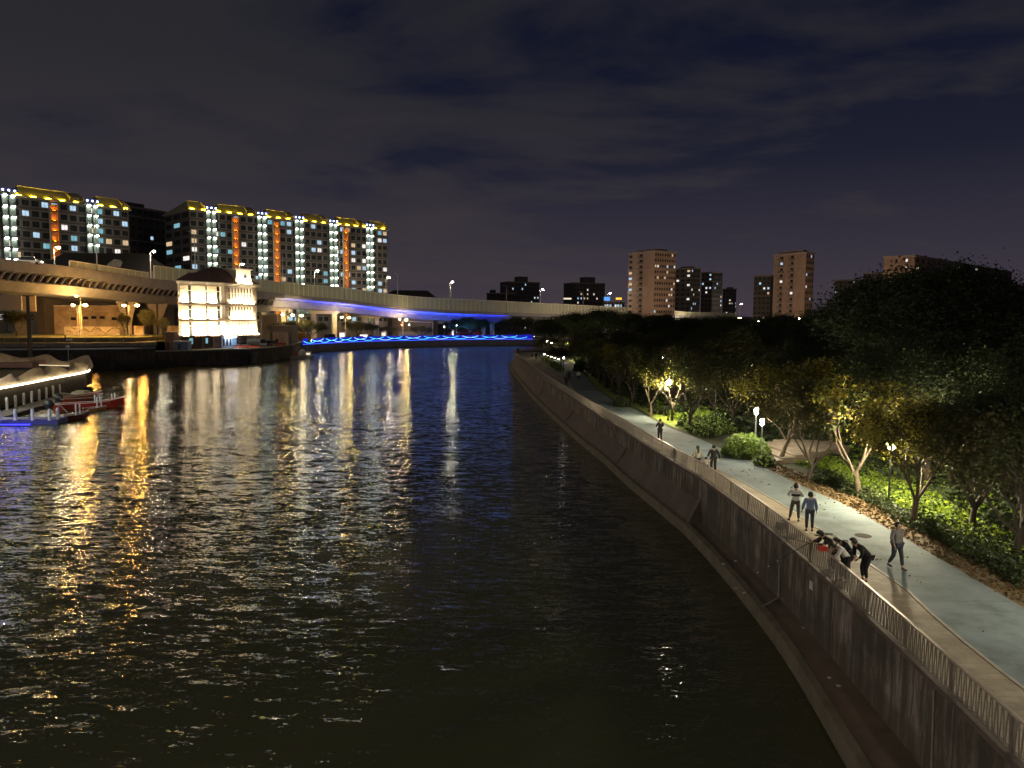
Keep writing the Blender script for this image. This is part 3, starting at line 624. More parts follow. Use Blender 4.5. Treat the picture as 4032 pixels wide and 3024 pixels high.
# ---------------------------------------------------------------- people
SKIN = mat('skin', (.42, .26, .17), (.36, .22, .14), .5, 6.0)
HAIR = mat('black_hair', (.012, .010, .009), rough=.45)
def fabric(n, c, c2=None, sc=8.0): return mat(n, c, c2 or tuple(k*.7 for k in c), .85, sc)
def skinned(name, V, E, R, m, parent, sub=2, root=0):
    me = bpy.data.meshes.new(name); me.from_pydata([tuple(v) for v in V], E, []); me.materials.append(m)
    o = link(name, me, parent); sk = o.modifiers.new('skin', 'SKIN'); sk.use_smooth_shade = True
    if not me.skin_vertices: return o
    d = me.skin_vertices[0].data
    for i, r in enumerate(R):
        d[i].radius = r if hasattr(r, '__len__') else (r, r); d[i].use_root = (i == root)
    ss = o.modifiers.new('subsurf', 'SUBSURF'); ss.levels = sub; ss.render_levels = sub; return o
def person(label, x, y, rz, h=1.72, z=2.995, pose=None, top=None, trousers=None, shoes=None, long_hair=False, cap=None, coat=0.0, skirt=False, group=None, build_=1.0, stripe=None, bald=False):
    """one continuous body; +Y is where the person faces"""
    t = thing('person', label, 'person', (x, y, z), rz, group); s = h/1.75; build_ *= 1.18; t.scale = (s*build_**.5, s*build_**.5, s)
    J = dict(pel=(0, 0, .94), waist=(0, .0, 1.10), chest=(0, 0, 1.30), neck=(0, .0, 1.47), head=(0, .015, 1.57), crown=(0, .005, 1.69),
             shL=(-.175, 0, 1.40), elL=(-.235, -.03, 1.13), wrL=(-.25, .05, .89), shR=(.175, 0, 1.40), elR=(.235, -.03, 1.13), wrR=(.25, .05, .89),
             hiL=(-.095, 0, .90), knL=(-.105, .02, .49), anL=(-.11, -.03, .09), toL=(-.13, .13, .035), hiR=(.095, 0, .90), knR=(.105, .02, .49), anR=(.11, -.03, .09), toR=(.13, .13, .035))
    if pose: J.update(pose)
    J = {k: Vector(v) for k, v in J.items()}
    names = list(J); V = [J[k] for k in names]; ix = {k: i for i, k in enumerate(names)}
    E = [('pel', 'waist'), ('waist', 'chest'), ('chest', 'neck'), ('neck', 'head'), ('head', 'crown'), ('chest', 'shL'), ('shL', 'elL'), ('elL', 'wrL'), ('chest', 'shR'), ('shR', 'elR'), ('elR', 'wrR'),
         ('pel', 'hiL'), ('hiL', 'knL'), ('knL', 'anL'), ('anL', 'toL'), ('pel', 'hiR'), ('hiR', 'knR'), ('knR', 'anR'), ('anR', 'toR')]
    E = [(ix[a], ix[b]) for a, b in E]
    RR = dict(pel=(.145, .10), waist=(.125, .09), chest=(.15, .105), neck=(.052, .055), head=(.078, .092), crown=(.06, .075), shL=.062, elL=.042, wrL=.027, shR=.062, elR=.042, wrR=.027,
              hiL=.085, knL=.055, anL=.037, toL=.035, hiR=.085, knR=.055, anR=.037, toR=.035)
    R = [RR[k] for k in names]
    f = Vector((0, 1, 0)); hd = J['head']   # face: nose, chin, ears
    hx = (J['crown']-J['neck']).normalized(); fwd = (f-hx*f.dot(hx)).normalized()
    for p, r in ((hd+fwd*.098+hx*.0, .012), (hd+fwd*.06-hx*.055, .03), (hd+Vector((.085, 0, 0)), .014), (hd+Vector((-.085, 0, 0)), .014)):
        V.append(p); R.append(r); E.append((ix['head'], len(V)-1))
    for sd, el, wr in ((-1, 'elL', 'wrL'), (1, 'elR', 'wrR')):      # palm, four fingers and a thumb
        d = (J[wr]-J[el]).normalized(); a = d.cross(Vector((0, 1, .3))).normalized(); b = a.cross(d).normalized()*-1
        pal = J[wr]+d*.06; V.append(pal); R.append((.034, .016)); ip = len(V)-1; E.append((ix[wr], ip))
        for j, (o_, L) in enumerate(((-.03, .068), (-.01, .078), (.01, .072), (.03, .056))):
            k1 = pal+d*.035+b*o_; k2 = k1+d*L*.55+a*.006*sd; k3 = k2+d*L*.4+a*.022*sd
            n = len(V); V += [k1, k2, k3]; R += [.0095, .0085, .007]; E += [(ip, n), (n, n+1), (n+1, n+2)]
        n = len(V); V += [J[wr]+d*.03-b*.035, J[wr]+d*.065-b*.052]; R += [.011, .009]; E += [(ip, n), (n, n+1)]
    skinned('body', V, E, R, SKIN, t, 1)
    # clothes follow the same joints
    if top is not None:
        nm = ['waist', 'chest', 'neckb', 'shL', 'elL', 'cuL', 'shR', 'elR', 'cuR', 'hem']
        P = dict(J); P['neckb'] = J['chest'].lerp(J['neck'], .75); P['cuL'] = J['elL'].lerp(J['wrL'], .9); P['cuR'] = J['elR'].lerp(J['wrR'], .9)
        P['hem'] = J['pel'].lerp(J['hiL'].lerp(J['hiR'], .5), .4)+Vector((0, 0, -coat))
        q = [P[k] for k in nm]; I = {k: i for i, k in enumerate(nm)}
        e = [('waist', 'chest'), ('chest', 'neckb'), ('chest', 'shL'), ('shL', 'elL'), ('elL', 'cuL'), ('chest', 'shR'), ('shR', 'elR'), ('elR', 'cuR'), ('waist', 'hem')]
        g = 1.0
        rr = [(.155*g, .125*g), (.172*g, .13*g), (.07, .07), .082, .062, .046, .082, .062, .046, (.172, .135)]
        skinned('jacket' if coat or top.name.startswith('jk') else 'shirt', q, [(I[a], I[b]) for a, b in e], rr, top, t, 2)
        if stripe:
            c = P['chest'].lerp(P['waist'], .42); m_ = MB(); m_.lathe(c, [(.160, -.045), (.178, -.03), (.178, .045), (.160, .06)], 14)
            m_.v = [(c.x+(vx-c.x)*1.08, c.y+(vy-c.y)*.84, vz) for vx, vy, vz in m_.v]; build(m_, 'shirt_stripe', stripe, t, world=False, smooth=True)
    if trousers is not None:
        nm = ['pel', 'hiL', 'knL', 'anL', 'hiR', 'knR', 'anR']; q = [J[k].copy() for k in nm]; q[3] = q[3].lerp(q[2], .12); q[6] = q[6].lerp(q[5], .12)
        kr = .072; ar = .056
        skinned('trousers', q, [(0, 1), (1, 2), (2, 3), (0, 4), (4, 5), (5, 6)], [(.155, .118), .103, kr, ar, .103, kr, ar], trousers, t, 2)
    sm = shoes or fabric('shoe_dark', (.03, .03, .03))
    for a, b in (('anL', 'toL'), ('anR', 'toR')):
        d = J[b]-J[a]; d.z = 0; d = d.normalized() if d.length > 1e-4 else Vector((0, 1, 0)); A = Vector((J[a].x, J[a].y, J[a].z-.04))
        skinned('shoe', [A-d*.03, A+d*.09-Vector((0, 0, .01)), A+d*.19-Vector((0, 0, .015))], [(0, 1), (1, 2)], [(.05, .05), (.046, .038), (.04, .026)], sm, t, 1)
    if not bald:
        up = (J['crown']-J['neck']).normalized(); c = J['head'].lerp(J['crown'], .42)-fwd*.012; m_ = MB(); n = 10; prof = [(.098, -.08), (.108, -.02), (.106, .05), (.085, .105), (.045, .135), (.008, .142)]
        q = Vector((0, 0, 1)).rotation_difference(up); mm = MB(); mm.lathe((0, 0, 0), prof, n)
        for v in mm.v:
            w = Vector(v)
            if w.y > .05 and w.z < .055: w.y = .05
            w.y *= 1.08; w = q @ w + c; m_.v.append(tuple(w))
        m_.f = mm.f; m_.m = mm.m; build(m_, 'hair', HAIR, t, world=False, smooth=True)
        if long_hair: skinned('long_hair', [c-fwd*.05, c-fwd*.10-up*.16, c-fwd*.12-up*.36], [(0, 1), (1, 2)], [(.085, .07), (.08, .05), (.05, .03)], HAIR, t, 2)
    if cap is not None:
        c = J['crown']; m_ = MB(); m_.lathe(c+Vector((0, 0, -.03)), [(.112, -.02), (.108, .04), (.07, .085), (.01, .1)], 12); m_.box(c+fwd*.13+Vector((0, 0, -.04)), (.15, .12, .015)); build(m_, 'cap', cap, t, world=False, smooth=True)
    return t
K_BLACK = fabric('black_cloth', (.012, .012, .014)); K_NAVY = fabric('navy_cloth', (.022, .028, .045)); K_JEANS = fabric('jeans', (.045, .055, .075)); K_GREY = fabric('jk_grey_coat', (.20, .19, .17)); K_BLUE = fabric('blue_shirt', (.14, .17, .27))
K_KHAKI = fabric('khaki_trousers', (.11, .10, .075)); K_WHITE = fabric('white_shirt', (.65, .64, .58)); K_CAMO = fabric('camo_cloth', (.045, .042, .028), (.018, .017, .012), 14.0); K_CREAM = fabric('jk_cream', (.42, .38, .30))
walkA = dict(knL=(-.105, .10, .50), anL=(-.11, .16, .09), toL=(-.12, .32, .05), knR=(.105, -.02, .49), anR=(.11, -.24, .13), toR=(.12, -.10, .04), elL=(-.25, -.12, 1.14), wrL=(-.26, -.08, .90), elR=(.25, .02, 1.14), wrR=(.25, .16, .93))
def mirror(p):
    o = {}
    for k, v in p.items(): kk = k[:-1]+{'L': 'R', 'R': 'L'}[k[-1]] if k[-1] in 'LR' else k; o[kk] = (-v[0], v[1], v[2])
    return o
PI = math.pi
g = G(3528, 2238, 2.995); person('elderly walker in an open grey jacket and dark trousers coming towards the camera', g.x, g.y, PI+.25, 1.76, pose=walkA, top=K_GREY, trousers=K_JEANS, coat=.05)
g = G(3130, 2052, 2.995); person('man from behind in a white sweater with a broad black stripe, elbows out', g.x, g.y, -.35, 1.74, top=K_WHITE, trousers=K_KHAKI, stripe=K_BLACK,
    pose=dict(elL=(-.31, .02, 1.18), wrL=(-.14, .20, 1.16), elR=(.31, .02, 1.18), wrR=(.14, .2, 1.16), knL=(-.16, .04, .49), anL=(-.22, .02, .09), toL=(-.27, .17, .035), knR=(.12, 0, .49), anR=(.14, -.05, .09)))
g = G(3186, 2092, 2.995); person('man from behind in a loose blue shirt and dark jeans', g.x, g.y, -.2, 1.74, top=K_BLUE, trousers=K_JEANS, pose=dict(elL=(-.26, -.02, 1.14), wrL=(-.29, .03, .92)), coat=.06)
lean = dict(pel=(0, -.10, .92), waist=(0, .0, 1.06), chest=(0, .18, 1.22), neck=(0, .33, 1.33), head=(0, .40, 1.39), crown=(0, .45, 1.50), shL=(-.17, .26, 1.29), elL=(-.2, .40, 1.08), wrL=(-.13, .62, 1.10), shR=(.17, .26, 1.29), elR=(.2, .40, 1.08), wrR=(.13, .62, 1.10), hiL=(-.095, -.1, .88), hiR=(.095, -.1, .88))
PW = PI/2
yy = 26.75; a1 = person('angler in a camouflage jacket and cap leaning over the railing with a rod', BX(yy)+.62, yy, PW+.1, 1.74, pose=lean, top=K_CAMO, trousers=K_BLACK, cap=K_CAMO, coat=.05, group=None)
lean2 = dict(lean); lean2.update(wrL=(-.08, .50, .98), wrR=(.08, .50, .98), neck=(0, .34, 1.28), head=(0, .43, 1.32), crown=(0, .51, 1.42))
yy = 25.75; person('person with a white sleeve and dark vest bent over the railing between the anglers', BX(yy)+.66, yy, PW+.25, 1.70, pose=lean2, top=K_WHITE, trousers=K_BLACK, coat=.02)
g = G(3358, 2262, 2.995); person('person in dark clothes stooping shoulder to shoulder in the huddle at the railing', g.x-.25, g.y, PW+.35, 1.66, pose=lean2, top=K_BLACK, trousers=K_NAVY)
lean3 = dict(lean); lean3.update(wrL=(-.12, .28, .86), wrR=(.12, .28, .86), elL=(-.24, .22, 1.02), elR=(.24, .22, 1.02))
g = G(3390, 2284, 2.995); person('person all in black bending forward at the near end of the railing group', g.x+.05, g.y-.1, PW+.1, 1.74, pose=lean3, top=K_BLACK, trousers=K_BLACK)
g = G(2745, 1862, 2.995); person('woman with long dark hair in a grey-beige jacket holding a child by the hand', g.x, g.y, .1, 1.64, pose=dict(elL=(-.29, -.05, 1.16), wrL=(-.24, .10, 1.02), wrR=(.33, .02, .86)), top=K_CREAM, trousers=K_BLACK, long_hair=True, coat=.08)
g = G(2778, 1868, 2.995); person('small child in a pale top walking between two adults', g.x, g.y, .1, 1.05, pose=dict(elL=(-.27, 0, 1.25), wrL=(-.34, .02, 1.36), elR=(.27, 0, 1.25), wrR=(.34, .02, 1.36)), top=K_CREAM, trousers=K_NAVY, build_=1.5)
g = G(2808, 1861, 2.995); person('adult in black on the right holding the small child by the hand', g.x, g.y, .1, 1.68, pose=dict(elL=(-.27, 0, 1.16), wrL=(-.34, .02, .98), elR=(.28, -.06, 1.14), wrR=(.33, -.02, .88)), top=K_BLACK, trousers=K_BLACK, build_=1.15, coat=.05)
g = G(2598, 1738, 2.995); person('person in black standing at the railing where the lawn lamp shines', g.x, g.y, .3, 1.72, pose=dict(elL=(-.24, .1, 1.16), wrL=(-.1, .24, 1.15), elR=(.26, .04, 1.15), wrR=(.12, .24, 1.12)), top=K_BLACK, trousers=K_BLACK, coat=.04)
g = G(2229, 1524, 2.995); person('dark-clothed person nearest the railing in the far walking group', g.x, g.y, .1, 1.72, pose=walkA, top=K_BLACK, trousers=K_BLACK)
g = G(2240, 1502, 2.995); person('person in a blue-grey top walking just behind the dark figure in the far group', g.x, g.y, PI, 1.70, pose=mirror(walkA), top=K_NAVY, trousers=K_BLACK)
g = G(2277, 1504, 2.995); person('person in a pale top and dark skirt walking alone on the far blue path', g.x, g.y, PI, 1.68, pose=walkA, top=K_WHITE, trousers=K_BLACK)
g = G(2096, 1411, 2.995); person('pale-dressed person in the farthest pair on the promenade', g.x, g.y, 0, 1.66, pose=walkA, top=K_GREY, trousers=K_NAVY)
g = G(2111, 1417, 2.995); person('dark-dressed person in the farthest pair on the promenade', g.x, g.y, 0, 1.74, pose=mirror(walkA), top=K_BLACK, trousers=K_BLACK)
person('lone dark figure at the far bend of the railing', 1.55, 200, .6, 1.75, top=K_BLACK, trousers=K_BLACK)
for i, (x, y) in enumerate([(14.9, 31.5), (14.2, 19.6)]):
    m_ = MB(); m_.lathe((x, y, 2.985), [(.34, 0), (.34, .016)], 16); m_.lathe((x, y, 3.0), [(.27, 0), (.27, .006)], 16); tag(build(m_, 'manhole_cover', mat('cast_iron', (.06, .055, .05), rough=.9, spec=.1)), ['round iron manhole cover on the asphalt right of the blue-shirted man', 'round iron manhole cover on the asphalt nearest the camera'][i], 'manhole cover')
# fishing gear
h0 = Vector((BX(26.8)+.02, 26.85, 4.14)); tipp = D(2982, 2259, 28.2)
rod = thing('fishing_rod', 'long dark fishing rod sloping down over the wall from the angler in camouflage', 'fishing rod', h0)
m_ = MB(); m_.tube([h0+(h0-tipp)*.12, h0.lerp(tipp, .5)+Vector((0, 0, .05)), tipp], [.018, .012, .006], 5); build(m_, 'rod_blank', DARK, rod)
for k in (.62, .78, .98):
    c = h0.lerp(tipp, k)+Vector((0, 0, .03)); m_ = MB(); m_.tube([c, c+(tipp-h0).normalized()*.07], .016, 6); build(m_, 'guide', WHITE, rod)
h1 = Vector((BX(26.4)+.35, 26.5, 4.0)); t1 = Vector((BX(28.4)-.5, 28.6, 3.75)); r2 = thing('landing_net', 'landing net with thin handle resting on the railing beside the anglers', 'net', h1)
m_ = MB(); m_.tube([h1, t1], .012, 5); build(m_, 'handle', DARK, r2)
m_ = MB(); m_.tube([t1+Vector((.18*math.cos(a*.52), .18*math.sin(a*.52), .2)) for a in range(13)], .01, 4); build(m_, 'hoop', DARK, r2)
yy = 25.95; m_ = MB(); m_.box((BX(yy)-.02, yy, 4.13), (.26, .30, .16), .2, taper=.8); bg_ = thing('bag', 'small bright red bag lying on the handrail beside the camouflaged angler', 'bag', (BX(yy), yy, 4.06))
build(m_, 'pouch', mat('red_bag', (.75, .05, .01), (.6, .04, .01), .5), bg_); m_ = MB(); m_.tube([(BX(yy)-.1, yy, 4.2), (BX(yy), yy, 4.28), (BX(yy)+.1, yy, 4.2)], .012, 5); build(m_, 'strap', DARK, bg_)
for i, (x, y, l) in enumerate([(3265, 2105, 'dark round net head lying on the paved strip behind the anglers'), (3325, 2133, 'second dark net head lying on the pavers nearer the huddle')]):
    g = G(x, y, 3.02); t = thing('net_head', l, 'net', g); m_ = MB(); m_.tube([g+Vector((.16*math.cos(a*.52), .12*math.sin(a*.52), .03)) for a in range(13)], .02, 4); build(m_, 'hoop', DARK, t)
    m_ = MB(); m_.tube([g+Vector((-.12, -.1, .03)), g+Vector((-.6, -.35, .35))], .012, 4); build(m_, 'handle', DARK, t)
g = G(3120, 2078, 3.0); t = thing('tackle_box', 'dark tackle bags on the pavers at the feet of the man in the striped sweater', 'bag', g)
m_ = MB(); m_.box(g+Vector((-.5, -.1, .14)), (.5, .3, .28), .4, taper=.85); build(m_, 'case', K_NAVY, t); m_ = MB(); m_.tube([g+Vector((-.6, -.1, .28)), g+Vector((-.5, -.1, .4)), g+Vector((-.4, -.1, .28))], .015, 5); build(m_, 'handle', DARK, t)

# ---------------------------------------------------------------- left bank ground and quays
QL = [Vector(p) for p in [(-190, 128, 0), (-150, 148, 0), (-112.4, 166.4, 0), (-96.4, 172.4, 0), (-88.2, 176.9, 0), (-85.2, 181.2, 0)]]
QB = [Vector(p) for p in [(-86.3, 181.6, 0), (-78.9, 187.2, 0), (-68.9, 198, 0), (-67.1, 212.4, 0), (-66.8, 231, 0), (-69.5, 246, 0), (-72.6, 262, 0)]]
QF = resample(catmull([(-72.4, 262, 0), (-68.5, 275, 0), (-63.2, 292, 0), (-54.4, 309, 0), (-40.3, 325, 0), (-25.7, 337.5, 0), (.7, 352, 0), (16, 356.5, 0), (60, 360, 0), (140, 362, 0)], 5), 6)
def flat(name, poly, z, m):
    mb = MB(); mb.add([(x, y, z) for x, y in poly], [tuple(range(len(poly)))]); return struct(mb, name, m)
flat('far_ground', [(p.x, p.y) for p in QF]+[(400, 372), (1500, 380), (1500, 1480), (-890, 1480), (-890, 262)], 3.2, LGROUND)
flat('quay_ground', [(p.x, p.y) for p in QB]+[(-110, 262), (-110, 181.6)][0:], 3.75, LGROUND)
flat('terrace_ground', [(-890, 128), (-190, 128.2), (-150, 148.2), (-112.4, 166.6), (-96.4, 172.6), (-88.2, 177.1), (-86, 181.4), (-92, 262), (-890, 262)], 6.05, LGROUND)
mb = MB(); mb.prism([(-400, 140), (-152, 152), (-113.5, 171.5), (-97.5, 177.5), (-90, 182), (-90, 215), (-400, 225)], 6.0, 7.1); struct(mb, 'raised_lawn', mat('dry_lawn', (.22, .20, .05), (.13, .13, .035), .9, .5))
def quaywall(path, zt, name, lab, m, cope=.35, thick=.5):
    t = thing(name, lab, 'quay wall', (path[0].x, path[0].y, 0)); a = MB(); sweep(a, path, [(0, -1), (0, zt-.25), (-.001, zt-.25), (-.001, -1)][::-1] if False else [(-.0, -1), (thick, -1), (thick, zt-.25), (0, zt-.25)]); build(a, 'wall_face', m, t)
    a = MB(); sweep(a, [p+Vector((0, 0, zt-.25)) for p in path], [(-cope, 0), (thick, 0), (thick, .27), (-cope, .27)]); build(a, 'coping', CONC if cope < .3 else m, t); return t
DW = strip_mat('dark_quay', (.06, .05, .042), (.14, .12, .10), (.05, .045, .04))
tq = quaywall(QL, 5.2, 'quay_wall', 'tall dark quay wall under the walkway at the far left', DW)
a = MB(); sweep(a, [p+Vector((0, 0, 5.2)) for p in QL], [(-1.0, 0), (2.5, 0), (2.5, .88), (-1.0, .88)]); build(a, 'walkway_slab', mat('walkway_concrete', (.30, .25, .2), (.2, .17, .135), .8, 1.0), tq)
a = MB(); a.tube([p+Vector((.6, -1.1, 4.75)) for p in QL], .28, 8); build(a, 'pipeline', GREYM, tq)
quaywall(QB, 3.95, 'quay_wall', 'curved dark quay wall below the white floodlit house', DW, .2)
quaywall(QF, 3.0, 'quay_wall', 'long grey quay wall under the blue lit railing at the bend', strip_mat('grey_quay', (.15, .14, .13), (.26, .24, .22), (.12, .11, .10)), .15)
a = MB(); sweep(a, [p+Vector((0, 0, .2)) for p in QF], [(-1.1, -1), (0, -1), (0, .1), (-1.1, .1)]); struct(a, 'quay_ledge', CONCD)
m_ = MB(); q = D(1008, 1360, 213); m_.prism([(q.x-.9, 205), (q.x+2, 204), (q.x+2.4, 208), (q.x-.6, 209)], -.6, 1.2); 
m_ = MB(); q = G(1006, 1432, 0); m_.box((q.x, q.y, 1.2), (3.2, 3.2, 3.6), .5, taper=.45); tag(build(m_, 'fender_block', CONCD), 'tapered concrete fender block in the water under the curved quay', 'block')
wr = thing('quay_railing', 'walkway railing on the tall quay wall below the orange lit murals', 'railing', (-112.4, 166.4, 6.08))
PQ = resample(offs([p+Vector((0, 0, 0)) for p in QL], -.85), 2.6)
for p in PQ:
    a = MB(); a.box((p.x, p.y, 6.62), (.14, .14, 1.1)); build(a, 'post', CONC, wr)
for k, z in enumerate((6.45, 6.8, 7.14)):
    a = MB(); sweep(a, [p+Vector((0, 0, z)) for p in PQ], [(-.04, 0), (.04, 0), (.04, .07), (-.04, .07)]); build(a, 'rail', CONC, wr)
g = Vector((D(237, 1350, 171).x, 173.0, 6.08)); person('lone dark figure walking on the quay walkway at the far left', g.x, g.y, -1.2, 1.75, z=6.09, pose=walkA, top=K_BLACK, trousers=K_BLACK)
p = D(622, 1340, 181); person('dark crouched figure at the corner of the quay walkway', p.x-.4, 181.5, 1.0, 1.3, z=6.09, pose=lean, top=K_BLACK, trousers=K_BLACK)

# ---------------------------------------------------------------- street lamps
def street_lamp(x, y, z, h, arm, power, lab, grp, col=(1.0, .80, .50), r=.34, two=False, pm=None, ang=0.0, pr=.11):
    t = thing('street_lamp', lab, 'street lamp', (x, y, z), ang, grp); s = power/(math.pi*4*math.pi*r*r*.55)
    m_ = MB(); m_.tube([(0, 0, 0), (0, 0, h*.5), (0, 0, h-.5)], [pr, pr*.8, pr*.6], 8); build(m_, 'pole', pm or GREYM, t, world=False)
    for sg in ((1, -1) if two else (1,)):
        m_ = MB(); m_.tube([(0, 0, h-.6), (sg*arm*.15, 0, h-.15), (sg*arm*.5, 0, h+.05), (sg*arm, 0, h)], pr*.45, 6); build(m_, 'arm', pm or GREYM, t, world=False)
        m_ = MB(); m_.box((sg*arm, 0, h+.14), (.95, .34, .12), taper=.7); build(m_, 'lamp_head', GREYM, t, world=False)
        if power:
            m_ = MB(); m_.ball((sg*arm, 0, h-.10), r, 8, sz=.55); build(m_, 'bulb', emit('street_%.2f_%.0f' % (col[2], s), col, s), t, world=False, smooth=True)
    return t

# ---------------------------------------------------------------- the viaduct
VT = [(-420, 140, 26.2), (-200, 152, 25.7), (0, 168, 24.7), (300, 190, 24.2), (593, 217, 23.0), (700, 228, 22.7), (1007, 264, 21.4), (1200, 288, 20.3), (1349, 306, 19.5), (1563, 330, 17.3), (1777, 352, 16.0), (2023, 376, 15.4), (2223, 400, 14.8), (2462, 435, 15.0), (2700, 480, 15.2), (3000, 545, 15.0), (3400, 640, 15.0)]
VP = []
for x, Y, z in VT: q = D(x, 1250, Y); VP.append(Vector((q.x, Y, z)))
VPs = resample(catmull(VP, 8), 2.6)
def px_of(p):
    v = p-Vector((0, 0, CAMH)); return 2016+FPX*v.dot(_r)/v.dot(_f)
split = min(range(len(VPs)), key=lambda i: abs(px_of(VPs[i])-1078))
VL, VR = VPs[:split+1], VPs[split:]
VC = mat('viaduct_concrete', (.37, .38, .42), (.29, .30, .335), .75, .5)
va = thing('viaduct', 'elevated road with rib-like fins along its belly, left of the white house', 'viaduct', (VL[0].x, VL[0].y, 6))
a = MB(); sweep(a, VL, [(0, 0), (-.15, -2.6), (.9, -3.0), (1.4, -4.4), (.2, -4.75), (2.6, -6.9), (16, -6.9), (18.4, -4.6), (18.6, 0), (18.2, 0), (18.2, -1.0), (.4, -1.0), (.4, 0)]); build(a, 'deck', VC, va)
a = MB(); sweep(a, VL, [(.75, -2.85), (1.35, -4.5), (1.2, -4.5), (.6, -2.85)]); build(a, 'recess_panel', mat('dark_recess', (.05, .045, .045), rough=.7), va)
VLF = resample(VL, 2.2)
for i in range(1, len(VLF)-1):
    if not (-60 < px_of(VLF[i]) < 1120): continue
    p = VLF[i]; t = (VLF[i+1]-VLF[i-1]).normalized(); nn = Vector((-t.y, t.x, 0)).normalized(); a = MB()
    pr = [(0.0, .05, -2.58), (.55, .30, -3.1), (1.0, .62, -3.9), (1.9, .28, -4.8)]; L_ = []; R_ = []
    for s_, d_, z_ in pr[::-1]: c = p-t*s_+nn*(d_-.42)+Vector((0, 0, z_)); L_.append(c-t*.17); R_.append(c+t*.17)
    vs = L_+R_+[q+nn*.6 for q in L_]+[q+nn*.6 for q in R_]; fs = []
    for k in range(3): fs += [(k, k+1, 5+k, 4+k), (8+k, k+8+1, k+1, k), (4+k, 5+k, 13+k, 12+k)]
    a.add(vs, fs); build(a, 'fin', VC, va)
vb = thing('viaduct', 'elevated road washed with blue light, right of the white house', 'viaduct', (VR[0].x, VR[0].y, 3))
a = MB(); sweep(a, VR, [(0, 0), (0, -1.5), (3.2, -2.0), (4.2, -4.6), (13.5, -4.6), (15.2, -2.0), (18.6, -1.5), (18.6, 0), (18.2, 0), (18.2, -.9), (.4, -.9), (.4, 0)]); build(a, 'deck', VC, vb)
# noise barrier, panel by panel
BARG = mat('barrier_panel', (.62, .65, .55), (.55, .58, .49), .45, 3.0, trans=.45)
BARF = mat('barrier_frame', (.9, .9, .8), (.85, .85, .75), .5)
BH = [(240, 1.3), (592, 1.3), (593, 3.6), (1007, 3.7), (1349, 4.6), (1600, 4.8), (1800, 5.2), (2223, 5.2), (2500, 4.0), (2700, 2.2), (3400, 2.0)]
nbar = thing('noise_barrier', 'tall pale translucent noise barrier along the viaduct edge', 'barrier', (VPs[0].x, VPs[0].y, 24))
low = thing('noise_barrier', 'low glass barrier along the left end of the viaduct', 'barrier', (VPs[0].x, VPs[0].y, 24))
for par, x0, x1 in ((low, 245, 592), (nbar, 592, 2900)):
    bar = [p for p in VPs if x0 < px_of(p) < x1]; nn_ = offs(bar, .2); a = MB(); fr = MB()
    BS = resample(nn_, 5.2)
    for i in range(len(BS)-1):
        p, q = BS[i], BS[i+1]; h1 = interp(BH, px_of(p)); h2 = interp(BH, px_of(q)); a = MB()
        d = (q-p).normalized(); n_ = Vector((-d.y, d.x, 0)).normalized()*.03
        a.add([p-n_, q-n_, q-n_+Vector((0, 0, h2)), p-n_+Vector((0, 0, h1)), p+n_, q+n_, q+n_+Vector((0, 0, h2)), p+n_+Vector((0, 0, h1))], [(0, 1, 2, 3), (5, 4, 7, 6), (3, 2, 6, 7)])
        if i < 99: build(a, 'panel', BARG, par)
        else: fr.add(a.v, a.f)
    fp = MB(); rr_ = [p for p in resample(nn_, 2.6)]
    for p in rr_:
        h = interp(BH, px_of(p)); fp.box((p.x, p.y-.1, p.z+h/2), (.26, .16, h))
    tp_ = [p+Vector((0, 0, interp(BH, px_of(p)))) for p in rr_]; sweep(fp, tp_, [(-.14, 0), (.14, 0), (.14, .26), (-.14, .26)]); build(fp, 'frame', BARF, par)
    if fr.v: build(fr, 'end_panels', BARG, par)
# deck lamps (heads above the road) and the grey poles bracketed on the outer face
def vz(x): return interp([(a_, c_) for a_, b_, c_ in VT], x)
def vy(x): return interp([(a_, b_) for a_, b_, c_ in VT], x)
for i, (x, yt, pw_) in enumerate([(-160, 930, 5200), (230, 975, 4200), (607, 990, 4200), (955, 1040, 4200), (1250, 1066, 4200), (1530, 1092, 4600), (1782, 1111, 5000), (2137, 1140, 5200), (2402, 1155, 5200), (2920, 1196, 4200), (3142, 1210, 4200)]):
    Y = vy(x)+9; p = D(x, yt, Y); z = vz(x)-1.0 if x < 2600 else 9.0
    street_lamp(p.x-1.2, Y, z, p.z-z+.1, 1.2, pw_, ['lit lamp on the viaduct beyond the left edge', 'lit lamp on the viaduct in front of the first apartment block', 'lit lamp on the viaduct before the dark gap between the blocks', 'lit lamp standing behind the roof of the white house', 'lit lamp in front of the middle of the long apartment block', 'lit lamp at the right end of the long apartment block', 'lit lamp above the middle of the blue lit span', 'lit lamp beside the distant block with a rooftop tower', 'lit lamp left of the tall reddish tower', 'lit lamp right of the tall reddish tower', 'lit lamp at the foot of the second reddish tower'][i], 'lit lamps along the viaduct', r=.42, col=(1.0, .84, .60), pm=mat('lit_pole', (.7, .66, .56), rough=.5))
for i, (x, yt, yb) in enumerate([(374, 835, 1068), (765, 912, 1105), (1112, 998, 1165), (1355, 1040, 1190), (1566, 1078, 1213), (1777, 1103, 1232), (1995, 1124, 1243), (2297, 1150, 1225)]):
    Y = vy(x)-.6; p = D(x, yt, Y); q = D(x, yb, Y)
    street_lamp(p.x, Y, q.z, p.z-q.z, -2.0, 0, 'unlit grey pole bracketed to the viaduct face ' + ['before the first apartment block', 'left of the white house roof', 'right of the white tower', 'before the middle of the long block', 'beside the right end of the long block', 'above the middle of the blue span', 'left of the distant block', 'before the block left of the billboards'][i], 'unlit poles on the viaduct face', pr=.15)
